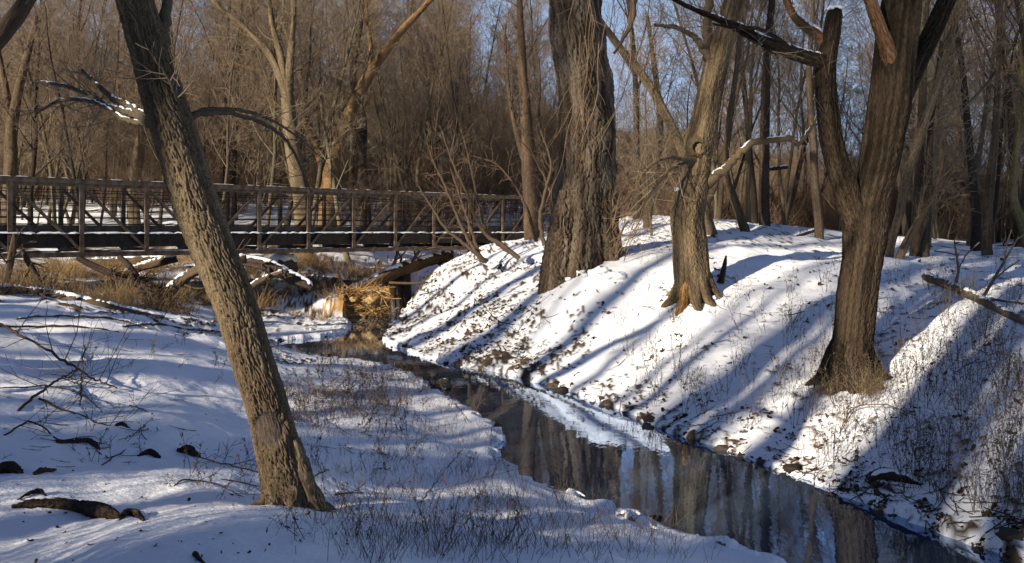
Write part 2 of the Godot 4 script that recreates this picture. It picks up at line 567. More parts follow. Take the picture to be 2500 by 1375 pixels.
func build_materials() -> void:
	var fine := noise_tex(0.02, true, 6.0)
	var streak := noise_tex(0.03, false, 1.0, ramp(Color(0.72, 0.72, 0.72), Color(0.9, 0.9, 0.9), Color(1, 1, 1)))
	var m := mat(0.85, 0.3)                       # snow and the soil that shows through it
	m.normal_enabled = true; m.normal_texture = fine; m.normal_scale = 0.75
	m.uv1_triplanar = true; m.uv1_world_triplanar = true; m.uv1_scale = Vector3(2.1, 2.1, 2.1)
	M.ground = m
	m = mat(0.8, 0.3)
	m.normal_enabled = true; m.normal_texture = fine; m.normal_scale = 0.3
	m.uv1_triplanar = true; m.uv1_world_triplanar = true; m.uv1_scale = Vector3(3, 3, 3)
	M.snow = m
	m = mat(0.95, 0.2)                            # bark with streaks along the stem
	m.albedo_texture = streak
	m.normal_enabled = true; m.normal_texture = noise_tex(0.03, true, 14.0); m.normal_scale = 1.0
	m.uv1_scale = Vector3(2.6, 0.45, 1)
	M.bark = m
	m = mat(0.95, 0.2)
	m.albedo_texture = streak
	m.normal_enabled = true; m.normal_texture = M.bark.normal_texture; m.normal_scale = 0.8
	m.uv1_scale = Vector3(8.0, 2.4, 1)
	M.fine_bark = m
	M.twig = mat(0.8, 0.25)
	M.straw = mat(0.85, 0.2)
	m = mat(0.62, 0.4)                            # weathered steel
	m.albedo_texture = noise_tex(0.012, false, 1.0, ramp(Color(0.66, 0.55, 0.46), Color(0.84, 0.8, 0.76), Color(1, 1, 1)))
	m.uv1_triplanar = true; m.uv1_world_triplanar = true; m.uv1_scale = Vector3(0.9, 0.45, 0.9)
	M.steel = m
	m = StandardMaterial3D.new()
	m.albedo_color = Color(0.21, 0.33, 0.54).linear_to_srgb()
	m.roughness = 0.03
	m.metallic = 0.9
	m.metallic_specular = 1.0
	m.normal_enabled = true
	m.normal_texture = noise_tex(0.018, true, 2.2, null, FastNoiseLite.TYPE_SIMPLEX_SMOOTH, 3)
	m.normal_scale = 0.055
	m.uv1_triplanar = true; m.uv1_world_triplanar = true; m.uv1_scale = Vector3(0.7, 0.7, 0.42)
	M.water = m

# ------------------------------------------------------------------ ground and creek
func axis(lo: float, a: float, b: float, hi: float, step: float, g0: float, g1: float) -> PackedFloat32Array:
	var back := []
	var x := a
	var s := step
	while x > lo:
		s *= g0; x -= s; back.append(maxf(x, lo))
	back.reverse()
	var r := PackedFloat32Array(back)
	var n := int(round((b - a) / step))
	for i in n + 1: r.push_back(a + (b - a) * i / n)
	x = b; s = step
	while x < hi:
		s *= g1; x += s; r.push_back(minf(x, hi))
	return r

func soil_and_shade(x: float, d: float, sd: float, slope: float) -> float:
	var n := nz2.get_noise_2d(x * 2.2, d * 1.4) * 0.5 + nz2.get_noise_2d(x * 6.0, d * 4.0 + 40) * 0.45 + nz2.get_noise_2d(x * 15.0, d * 12.0 + 40) * 0.3
	var big := nz.get_noise_2d(x * 0.5 + 11, d * 0.4)
	var bias := -1.3
	var left := x < creek_mid(d)
	if d > 52.0:
		bias = lerpf(-0.6, 0.1, clampf((d - 52.0) / 16.0, 0.0, 1.0)) + 0.3 * big
	elif d > 35.0:
		bias = -0.68 + 0.3 * big
	elif left and d > 20.5 and x < -5.0 + (d - 22.0) * 0.1:
		bias = -0.02 + 0.7 * big if d > 25.5 or x < -8.0 else -0.6
	elif left and d > 16.0 and x < -4.0:
		bias = -0.35 + 0.4 * big
	elif not left and d > 16.5 and sd < 4.0 and x < 1.6:
		bias = -0.16 + 0.6 * big - 0.10 * sd
	elif not left and sd < 0.9 and d < 17.0:
		bias = -0.3 - 0.55 * sd + 0.3 * big
	elif not left and d < 19.0 and x < 12.0:
		bias = -0.72 + 0.4 * big
	elif not left and d > 22.0:
		bias = -0.55 + 0.3 * big
	if slope > 1.1: bias = maxf(bias, 0.2)
	if slope > 1.9 or (left and d > 39.0 and x > -3.2 and x < 3.0 and d < 48.0): bias = 1.2  # beyond the bridge, all dark soil stands in for the hollow's shade
	if sd < 0.0 and not left: bias = 0.3
	return smoothstep(0.0, 0.12, n + bias)

func build_ground() -> void:
	var xs := axis(-111.0, -7.4, 8.8, 122.0, 0.055, 1.055, 1.06)
	var ds := axis(-41.0, 4.4, 17.0, 162.0, 0.055, 1.09, 1.017)
	var b := Buf.new()
	var cols := xs.size()
	var rows := ds.size()
	for i in rows:
		var d := ds[i]
		for j in cols:
			var x := xs[j]
			var sd := creek_sd(x, d)
			var h := ground(x, d, sd)
			var e := 0.15
			var slope := 0.0
			if sd < 6.0 or d > 20.0:
				slope = Vector2(base_h(x + e, d) - base_h(x - e, d), base_h(x, d + e) - base_h(x, d - e)).length() / (2 * e)
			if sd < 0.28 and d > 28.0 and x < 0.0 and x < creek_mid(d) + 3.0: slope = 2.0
			var s := soil_and_shade(x, d, sd, slope)
			var tone := nz2.get_noise_2d(x * 11.0, d * 11.0)
			var dirt_and_light := Color(0.105, 0.072, 0.045).lerp(Color(0.055, 0.04, 0.028), clampf(0.5 + tone * 1.4, 0, 1))
			if d > 28.0 and d < 30.6 and x > -6.4 and x < -3.6: dirt_and_light = Color(0.46, 0.27, 0.095).lerp(Color(0.26, 0.15, 0.06), clampf(0.5 + tone * 1.4, 0, 1))  # sunlight on this earth face is put into its golden colour
			h += s * 0.02 * (1.0 + tone * 2.0)
			b.vert(Vector3(x, h, -d), Vector3.UP, Color(0.84, 0.86, 0.89).lerp(dirt_and_light, s), Vector2(x, d))
	b.grid_normals(0, rows, cols, false)
	b.grid_faces(0, rows, cols)
	var o := part("snowy_ground", b, M.ground)
	tag(o, "snow covered creek banks and woodland floor rising to a brown hillside", "", "", "structure")
	# water
	var w := Buf.new()
	var z := 3.0
	var grid := {}
	var st := 0.25
	for i in range(-16, 190):
		for j in range(-40, 64):
			var x := j * st; var d := i * st
			if creek_sd(x, d) < 0.6:
				var id := []
				for q in [[0, 0], [1, 0], [1, 1], [0, 1]]:
					var key := Vector2i(j + q[0], i + q[1])
					if not grid.has(key):
						grid[key] = w.vert(Vector3(key.x * st, 0, -key.y * st), Vector3.UP, Color.WHITE, Vector2(key.x * st, key.y * st))
					id.append(grid[key])
				w.idx.append_array(PackedInt32Array([id[0], id[2], id[1], id[0], id[3], id[2]]))
	o = part("creek_water", w, M.water)
	tag(o, "dark still creek water reflecting trees and sky", "", "", "structure")

# ------------------------------------------------------------------ bridge
func bx(x: float) -> Vector3:       # on the near truss line, at height 0
	return Vector3(x, 0, -(21.9 + 0.938 * (x + 13.2)))

func build_bridge() -> void:
	var t := thing("footbridge", "long brown steel truss footbridge with snow lying on its deck edge", "bridge", bx(-9.23))
	var u := (bx(0) - bx(-1)).normalized()
	var nrm := Vector3(-u.z, 0, u.x)                 # away from the camera
	if nrm.z > 0: nrm = -nrm
	var UP := Vector3.UP
	var step := 1.263
	var x0 := -9.23
	var brown := Color(0.17, 0.13, 0.095)
	var yt := 4.27; var yb := 2.27
	for side in 2:
		var off := nrm * (1.9 * side)
		var a := bx(x0 - 8 * step) + off
		var e := bx(x0 + 8 * step) + off
		var b := Buf.new(); b.beam(a + UP * yt, e + UP * yt, 0.13, 0.13, UP, brown); part("top_chord", b, M.steel, t)
		b = Buf.new(); b.beam(a + UP * yb, e + UP * yb, 0.13, 0.14, UP, brown); part("bottom_chord", b, M.steel, t)
		for k in range(-8, 9):
			var p := bx(x0 + k * step) + off
			b = Buf.new(); b.beam(p + UP * (yb + 0.072), p + UP * (yt - 0.067), 0.115, 0.115, u, brown); part("post", b, M.steel, t)
			if k < 8:
				var q := bx(x0 + (k + 1) * step) + off
				var lo := p if k >= 0 else q
				var hi := q if k >= 0 else p
				var dv := (hi + UP * (yt - 0.1) - lo - UP * (yb + 0.1)).normalized()
				b = Buf.new(); b.beam(lo + UP * (yb + 0.1) + dv * 0.05, hi + UP * (yt - 0.1) - dv * 0.05, 0.075, 0.085, nrm, brown); part("diagonal", b, M.steel, t)
		var inn := nrm * (0.09 if side == 0 else -0.09)
		for r in 6:
			var y := 3.10 + r * 0.185
			b = Buf.new(); b.beam(a + inn + UP * y, e + inn + UP * y, 0.022, 0.024, UP, brown * 0.3); part("rail", b, M.steel, t)
		b = Buf.new(); b.beam(a + inn * 1.5 + UP * 2.97, e + inn * 1.5 + UP * 2.97, 0.03, 0.2, UP, Color(0.09, 0.075, 0.065)); part("kick_board", b, M.steel, t)
		# deck stringer
		b = Buf.new(); b.beam(a + inn * 1.2 + UP * 2.63, e + inn * 1.2 + UP * 2.63, 0.07, 0.34, UP, brown * 0.22); part("stringer", b, M.steel, t)
		var pts := PackedVector3Array(); var rad := PackedFloat32Array()
		for i in 261:
			pts.push_back(a.lerp(e, i / 260.0) + UP * (yt + 0.042)); rad.push_back(0.024)
		b = Buf.new(); snow_strip(b, pts, rad, 0.012, 70.0, 0.3); part("snow_cap", b, M.snow, t)
		for i in 261: pts[i].y = yb + 0.045
		b = Buf.new(); snow_strip(b, pts, rad, 0.022, 70.0, 0.15); part("snow_cap", b, M.snow, t)
		for i in 261: pts[i] = a.lerp(e, i / 260.0) + UP * 2.80 - inn * 0.2
		for i in 261: rad[i] = 0.05
		b = Buf.new(); snow_strip(b, pts, rad, 0.04, 80.0, -0.3); part("snow_ledge", b, M.snow, t)
	var n := 130
	for i in n:                                      # deck planks, crosswise
		var p := bx(x0 - 8 * step).lerp(bx(x0 + 8 * step), (i + 0.5) / n)
		var b := Buf.new()
		b.beam(p + nrm * 0.1 + UP * 2.83, p + nrm * 1.8 + UP * 2.83, 0.205, 0.05, UP, Color(0.12, 0.09, 0.065) * rng.randf_range(0.8, 1.2))
		part("plank", b, M.steel, t)
	var sb := Buf.new()
	var sp := PackedVector3Array(); var sr := PackedFloat32Array()
	var k0 := sb.v.size()
	for i in 140:
		var p := bx(x0 - 8 * step).lerp(bx(x0 + 8 * step), i / 139.0)
		for j in 7:
			var q := p + nrm * (0.17 + 1.56 * j / 6.0) + UP * (2.862 + (0.0 if j == 0 or j == 6 else 0.045 + 0.02 * nz.get_noise_2d(i * 1.0, j * 3.0)))
			sb.vert(q, UP, Color(0.84, 0.86, 0.89))
	sb.grid_normals(k0, 140, 7, false)
	for i in sb.n.size():
		if sb.n[i].y < 0: sb.n[i] = -sb.n[i]
	sb.grid_faces(k0, 140, 7)
	part("deck_snow", sb, M.snow, t)
	for k in range(-8, 9):
		var p := bx(x0 + k * step)
		var b := Buf.new(); b.beam(p + UP * (yb + 0.09), p + nrm * 1.9 + UP * (yb + 0.09), 0.1, 0.16, UP, brown * 0.22); part("floor_beam", b, M.steel, t)
	# the abutment under the far end
	var ab := thing("bridge_abutment", "low grey concrete abutment under the far end of the footbridge", "abutment", bx(x0 + 8 * step))
	var cb := Buf.new()
	var pe := bx(x0 + 8 * step + 0.3)
	cb.beam(pe - nrm * 0.5 + UP * 1.2, pe + nrm * 2.4 + UP * 1.2, 0.8, 1.95, UP, Color(0.25, 0.24, 0.22))
	part("block", cb, M.ground, ab)

# ------------------------------------------------------------------ the big trees
func tree_leaning() -> void:
	var g := G(708, 1235)
	var d := -g.z
	var t := thing("leaning_tree", "grey brown ridged trunk leaning left across the near end of the footbridge", "tree", g)
	var list := [[745, 1340, 215], [726, 1275, 168], [707, 1205, 132], [680, 1110, 106], [652, 1000, 99], [615, 880, 97], [577, 750, 97], [525, 620, 102], [477, 500, 106], [440, 380, 104], [400, 250, 101], [364, 120, 94], [330, 0, 88], [270, -250, 84], [225, -500, 75], [190, -900, 58], [150, -1400, 40], [130, -1800, 26]]
	var b := Buf.new()
	var st := {"w": 0.027, "l": 0.19, "depth": 0.016, "fur": 0.26, "lobes": 4.0, "lobe_depth": 0.16, "lobe_height": 0.16, "seed": 3.0, "green": 0.15, "lump": 0.07,
		"scar": P(655, 1050, d - 0.13), "scar_r": 0.125}
	var rs := bark_tube(b, path(list, d), 0.0085, 190, st, Color(0.12, 0.088, 0.058), Color(0.225, 0.168, 0.107))
	part("trunk", b, M.fine_bark, t)
	roots(t, d, 712, 0.15, [3.5, 4.3, 5.0, 5.8, 0.3], Color(0.10, 0.075, 0.05), Color(0.19, 0.145, 0.095))
	var pts: PackedVector3Array = rs[0]; var rads: PackedFloat32Array = rs[1]
	var col := Color(0.12, 0.095, 0.07)
	var tw := Buf.new()
	for l in [[[392, 140, 34, 0.05], [402, 60, 28, 0.1], [405, -40, 24, 0.2], [412, -200, 18, 0.3], [440, -500, 10, 0.6]],
			[[452, 288, 22, 0.05], [490, 278, 15, 0.1], [560, 277, 12, 0.25], [640, 300, 10, 0.5], [700, 345, 8, 0.7], [735, 410, 6, 0.9], [760, 470, 4, 1.0]],
			[[450, 292, 16, 0.05], [500, 268, 11, 0.2], [590, 270, 9, 0.6], [660, 292, 7, 0.9], [720, 330, 5, 1.2], [790, 390, 3, 1.5]],
			[[436, 275, 14, 0.0], [432, 240, 10, -0.08], [415, 200, 7, -0.15], [395, 165, 4, -0.2]],
			[[372, 300, 24, 0.1], [330, 280, 17, 0.3], [270, 262, 14, 0.6], [215, 230, 12, 1.0], [150, 208, 9, 1.3], [85, 200, 5, 1.6]],
			[[372, 295, 20, 0.1], [320, 262, 16, 0.4], [270, 236, 13, 0.7], [225, 195, 10, 1.0], [200, 172, 7, 1.2]],
			[[372, 305, 16, 0.1], [300, 290, 12, 0.4], [230, 250, 10, 0.6], [150, 245, 8, 0.8], [90, 275, 5, 1.0]]]:
		var lb := Buf.new()
		var r2 := limb_tubes(lb, l, d, 8, 0.03, col)
		var lo := part("limb", lb, M.fine_bark, t)
		sprout(tw, r2[0], r2[1], 9, 0.35, 0.006, Color(0.15, 0.12, 0.085), 0.3, 3, 4, 0.1, 0.0022)
		if l[0][0] == 372:
			var sn := Buf.new()
			snow_strip(sn, r2[0], r2[1], 0.006, 38.0, 0.2)
			part("snow_cap", sn, M.snow, lo)
	# the crown above the picture, which throws its shade on the far bank
	var n := pts.size()
	for k in 16:
		var i := int(n * (0.58 + 0.41 * k / 16.0))
		grow(tw, tw, pts[i], spread((pts[i] - pts[i - 1]).normalized(), rng.randf_range(0.5, 0.9), k * 2.4), rng.randf_range(1.6, 3.0), rads[i] * 0.5, 1, {"col": col, "kids": [0, 7, 5, 3], "levels": 3})
	part("crown", tw, M.twig, t)

func tree_cottonwood() -> void:
	var d := 21.4
	var t := thing("cottonwood", "broadest tree, a huge old trunk with deep furrowed bark and swollen base", "tree", P(1430, 665, d))
	var list := [[1428, 830, 225], [1428, 760, 212], [1428, 690, 196], [1428, 650, 182], [1428, 600, 170], [1428, 550, 164], [1430, 500, 160], [1432, 440, 148], [1434, 380, 142], [1434, 300, 137], [1426, 200, 135], [1413, 100, 133], [1400, 0, 131], [1385, -200, 122], [1370, -500, 105], [1360, -900, 75], [1350, -1200, 40]]
	var b := Buf.new()
	var st := {"w": 0.12, "l": 1.1, "depth": 0.06, "lobes": 5.0, "lobe_depth": 0.13, "lobe_height": 0.8, "seed": 17.0, "lump": 0.12}
	var rs := bark_tube(b, path(list, d), 0.035, 240, st, Color(0.085, 0.062, 0.044), Color(0.21, 0.17, 0.125))
	part("trunk", b, M.bark, t)
	for l in [[[1385, 470, 44, -0.45], [1375, 540, 60, -0.55], [1366, 610, 74, -0.65], [1360, 650, 76, -0.72], [1354, 720, 80, -0.8], [1350, 800, 84, -0.85]], [[1480, 470, 40, -0.4], [1484, 550, 54, -0.5], [1490, 610, 56, -0.6], [1500, 660, 52, -0.7], [1516, 740, 50, -0.75]],
			[[1425, 490, 50, -0.55], [1422, 570, 60, -0.66], [1418, 630, 66, -0.78], [1410, 690, 66, -0.9], [1404, 780, 66, -0.95]]]:
		b = Buf.new()
		st.seed += 4.0; st.lobe_depth = 0.0
		bark_tube(b, path(l, d), 0.03, 80, st, Color(0.11, 0.08, 0.055), Color(0.2, 0.155, 0.11))
		part("root_buttress", b, M.bark, t)
	b = Buf.new()
	bark_tube(b, path([[1366, 580, 10, -0.6], [1362, 565, 26, -0.68], [1360, 548, 34, -0.7], [1362, 532, 26, -0.68], [1368, 518, 8, -0.6]], d), 0.02, 40, {"w": 0.05, "l": 0.07, "depth": 0.03, "lump": 0.35}, Color(0.07, 0.05, 0.035), Color(0.12, 0.09, 0.06))
	part("burl", b, M.bark, t)
	roots(t, d, 1428, 0.64, [3.2, 3.8, 4.5, 5.2, 5.9], Color(0.07, 0.05, 0.035), Color(0.16, 0.122, 0.085))
	# long drooping twigs in front of the trunk
	var tw := Buf.new()
	var lcol := Color(0.24, 0.165, 0.10)
	var main := Buf.new()
	var r2 := limb_tubes(main, [[1465, -40, 40, -0.8], [1500, -90, 34, -1.6], [1530, -60, 26, -2.2], [1545, 0, 20, -2.6], [1540, 60, 12, -2.8], [1500, 130, 6, -2.9]], d, 8, 0.1, Color(0.13, 0.1, 0.07))
	part("limb", main, M.fine_bark, t)
	for k in 17:
		var sx := rng.randf_range(1400, 1570); var sy := rng.randf_range(-60, 130)
		var ex := sx - rng.randf_range(20, 150); var ey := sy + rng.randf_range(180, 380)
		if k % 4 == 0: ex = sx + rng.randf_range(-20, 40)
		var dd := d - rng.randf_range(1.3, 3.0)
		var pts := []
		var rad := []
		for i in 9:
			var q := i / 8.0
			pts.append(P(lerpf(sx, ex, q * q * 0.6 + q * 0.4) + rng.randf_range(-4, 4) - 30 * sin(q * PI) * (0.5 if k % 3 == 0 else -0.3), lerpf(sy, ey, pow(q, 0.9)), dd + q * 0.3))
			rad.append(lerpf(0.011, 0.004, q))
		var rr := resample(pts, rad, 0.12)
		tw.tube(rr[0], rr[1], 4, lcol * rng.randf_range(0.8, 1.2))
		sprout(tw, rr[0], rr[1], 5, 0.6, 0.005, lcol, 0.1, 3, 3, -0.3, 0.0035)
	for k in 26:                                    # suckers arching out of the base
		var sx := rng.randf_range(1470, 1545); var sy := rng.randf_range(470, 640)
		var dd := d - rng.randf_range(0.9, 1.6)
		var dx := rng.randf_range(20, 170); var up := rng.randf_range(10, 170)
		var pts := []; var rad := []
		for i in 8:
			var q := i / 7.0
			pts.append(P(sx + dx * q + rng.randf_range(-3, 3), sy - up * sin(q * 2.6) * 0.8 - up * 0.2 * q, dd))
			rad.append(lerpf(0.010, 0.0035, q))
		var rr := resample(pts, rad, 0.12)
		tw.tube(rr[0], rr[1], 4, lcol * rng.randf_range(0.6, 1.0))
		sprout(tw, rr[0], rr[1], 8, 0.5, 0.005, lcol * 0.85, 0.1, 3, 4, 0.0, 0.0035)
	var n: int = rs[0].size()
	for k in 12:
		var i := int(n * (0.66 + 0.33 * k / 12.0))
		grow(tw, tw, rs[0][i], spread(Vector3.UP, rng.randf_range(0.5, 0.9), k * 2.4), rng.randf_range(4.0, 6.5), rs[1][i] * 0.5, 1, {"col": Color(0.13, 0.1, 0.07), "kids": [0, 7, 5, 3], "levels": 4, "thin": 0.008})
	part("crown", tw, M.twig, t)
	# snow at its foot
	for k in 14:
		var g := G(rng.randf_range(1385, 1535), rng.randf_range(660, 690))
		b = Buf.new()
		snow_lump(b, g + Vector3(0, 0.03, 0.1), rng.randf_range(0.07, 0.17), 0.6)
		part("snow_patch", b, M.snow, t)

# surface roots that leave the trunk and sink into the ground; one of them may be stripped of its bark
func roots(t: Node3D, d: float, px: float, r: float, angles: Array, ca: Color, cb: Color, bare := 99.0) -> void:
	var c := Vector3((px - 1250.0) * d / F, 0, -d)
	c.y = ground(c.x, d)
	for a in angles:
		var dir := Vector3(cos(a), 0, -sin(a))
		var side := Vector3(-dir.z, 0, dir.x) * rng.randf_range(-0.35, 0.35)
		var pts := []
		var rads := []
		var k := rng.randf_range(0.85, 1.25)
		for q in [[0.05, 2.4, 0.3], [0.5, 1.25, 0.44], [0.9, 0.5, 0.37], [1.2, 0.14, 0.29], [1.5, -0.06, 0.24], [1.85, -0.3, 0.2]]:
			var p: Vector3 = c + dir * r * q[0] + side * r * maxf(0.0, q[0] - 0.7)
			var g := ground(p.x, -p.z)
			p.y = g + r * q[1] * (k if q[1] > 0.0 else 1.0)
			pts.append(p); rads.append(r * q[2])
		var b := Buf.new()
		var wood: bool = absf(a - bare) < 0.01
		bark_tube(b, [pts, rads], 0.02, 40, {"w": 0.05, "l": 0.2, "depth": 0.012, "seed": a * 7.0, "lump": 0.16}, Color(0.2, 0.11, 0.045) if wood else ca, Color(0.36, 0.21, 0.09) if wood else cb)
		part("root", b, M.bark, t)

func snow_lump(b: Buf, c: Vector3, r: float, tall := 0.5) -> void:
	var k := b.v.size()
	var rows := 9; var cols := 17
	for i in rows:
		var ph := PI * i / (rows - 1)
		for j in cols:
			var th := TAU * (j % (cols - 1)) / (cols - 1)
			var dir := Vector3(sin(ph) * cos(th), -cos(ph) * tall, -sin(ph) * sin(th))
			var rr := r * (1.0 + 0.45 * nz.get_noise_3d((c.x + dir.x * r) * 3.0 / r * 0.3, dir.y * 2.0 + c.y * 9.0, (c.z + dir.z) * 2.0))
			b.vert(c + dir * rr, dir.normalized(), Color(0.86, 0.88, 0.9))
	b.grid_normals(k, rows, cols, true)
	for i in range(k, b.n.size()):
		if b.n[i].dot(b.v[i] - c) < 0: b.n[i] = -b.n[i]
	b.grid_faces(k, rows, cols)

func tree_burled() -> void:
	var d := 17.6
	var t := thing("burled_tree", "tree with a knot hole in a burl and a low limb bending right", "tree", P(1692, 765, d))
	var list := [[1692, 810, 118], [1692, 770, 100], [1691, 740, 90], [1690, 700, 85], [1686, 640, 83], [1682, 580, 82], [1680, 530, 82], [1686, 480, 82], [1698, 430, 70], [1704, 390, 68], [1707, 355, 70], [1713, 320, 64], [1724, 270, 62], [1740, 200, 60], [1757, 130, 58], [1775, 70, 56], [1795, 0, 54], [1812, -60, 52], [1850, -250, 46], [1880, -600, 30], [1890, -900, 14]]
	var b := Buf.new()
	var st := {"w": 0.055, "l": 0.24, "depth": 0.018, "lobes": 5.0, "lobe_depth": 0.22, "lobe_height": 0.28, "seed": 29.0, "lump": 0.12}
	var ca := Color(0.10, 0.074, 0.048); var cb := Color(0.235, 0.175, 0.105)
	var rs := bark_tube(b, path(list, d), 0.025, 170, st, ca, cb)
	part("trunk", b, M.bark, t)
	roots(t, d, 1691, 0.36, [3.3, 3.9, 4.6, 5.3, 6.1, 1.0, 2.2], ca, cb, 3.9)
	b = Buf.new()                                   # burl with its hole
	var bc := P(1702, 362, d - 0.22)
	var k := b.v.size()
	for i in 26:
		for j in 41:
			var th := TAU * (j % 40) / 40.0
			var q := i / 25.0
			var rr := 0.23 * sin(q * PI * 0.5) * (1.0 + 0.1 * nz.get_noise_2d(cos(th) * 2, sin(th) * 2))
			var z := 0.14 * cos(q * PI * 0.5)
			if q < 0.34: z -= 0.14 * smoothstep(0.34, 0.16, q)
			z += nz2.get_noise_3d(cos(th) * rr * 20, sin(th) * rr * 20, 3.0) * 0.012
			b.vert(bc + Vector3(cos(th) * rr, -sin(th) * rr * 1.1, z), Vector3.BACK, ca.lerp(cb, 0.4 + 0.4 * nz.get_noise_2d(th * 3.0, q * 9.0)))
	b.grid_normals(k, 26, 41, true)
	for i in b.n.size():
		if b.n[i].z < 0: b.n[i] = -b.n[i]
	b.grid_faces(k, 26, 41)
	part("burl", b, M.bark, t)
	var tw := Buf.new()
	var limbs := [[[1712, 455, 36], [1738, 440, 29, -0.1], [1765, 420, 22, -0.15], [1795, 385, 19, -0.25], [1832, 354, 17, -0.3], [1880, 343, 15, -0.3], [1925, 338, 15, -0.25], [1950, 350, 12, -0.2], [1972, 325, 9, -0.1], [1998, 280, 6, 0.0]],
		[[1695, 390, 16, -0.25], [1665, 388, 9, -0.5], [1640, 385, 7, -0.7], [1605, 395, 5, -1.0], [1570, 425, 4, -1.2]],
		[[1690, 395, 14, -0.25], [1665, 400, 8, -0.45], [1630, 422, 6, -0.6], [1590, 470, 4, -0.8], [1560, 520, 3, -0.9]],
		[[1735, 225, 34, 0.1], [1728, 150, 24, 0.3], [1726, 80, 22, 0.5], [1732, 0, 20, 0.7], [1740, -150, 14, 1.0]],
		[[1730, 140, 20, -0.1], [1700, 95, 14, -0.3], [1660, 70, 12, -0.5], [1600, 60, 8, -0.8]]]
	for l in limbs:
		var lb := Buf.new()
		var r2 := limb_tubes(lb, l, d, 10, 0.06, ca.lerp(cb, 0.4))
		var lo := part("limb", lb, M.fine_bark, t)
		sprout(tw, r2[0], r2[1], 12, 0.9, 0.010, Color(0.2, 0.155, 0.1), 0.25, 3, 4, 0.15, 0.004)
		if l[0][0] == 1712:
			var sn := Buf.new(); snow_strip(sn, r2[0], r2[1], 0.013, 34.0, 0.35); part("snow_cap", sn, M.snow, lo)
	var n: int = rs[0].size()
	for kk in 10:
		var i := int(n * (0.68 + 0.31 * kk / 10.0))
		grow(tw, tw, rs[0][i], spread(Vector3.UP, rng.randf_range(0.4, 0.8), kk * 2.4), rng.randf_range(2.5, 4.0), rs[1][i] * 0.5, 1, {"col": ca, "kids": [0, 6, 5, 3], "levels": 4, "thin": 0.006})
	part("crown", tw, M.twig, t)
	for a in [[1652, 462, 12], [1742, 728, 14]]:
		b = Buf.new(); snow_lump(b, P(a[0], a[1], d - 0.3), a[2] * d / F * 0.5, 0.8); part("snow_patch", b, M.snow, t)

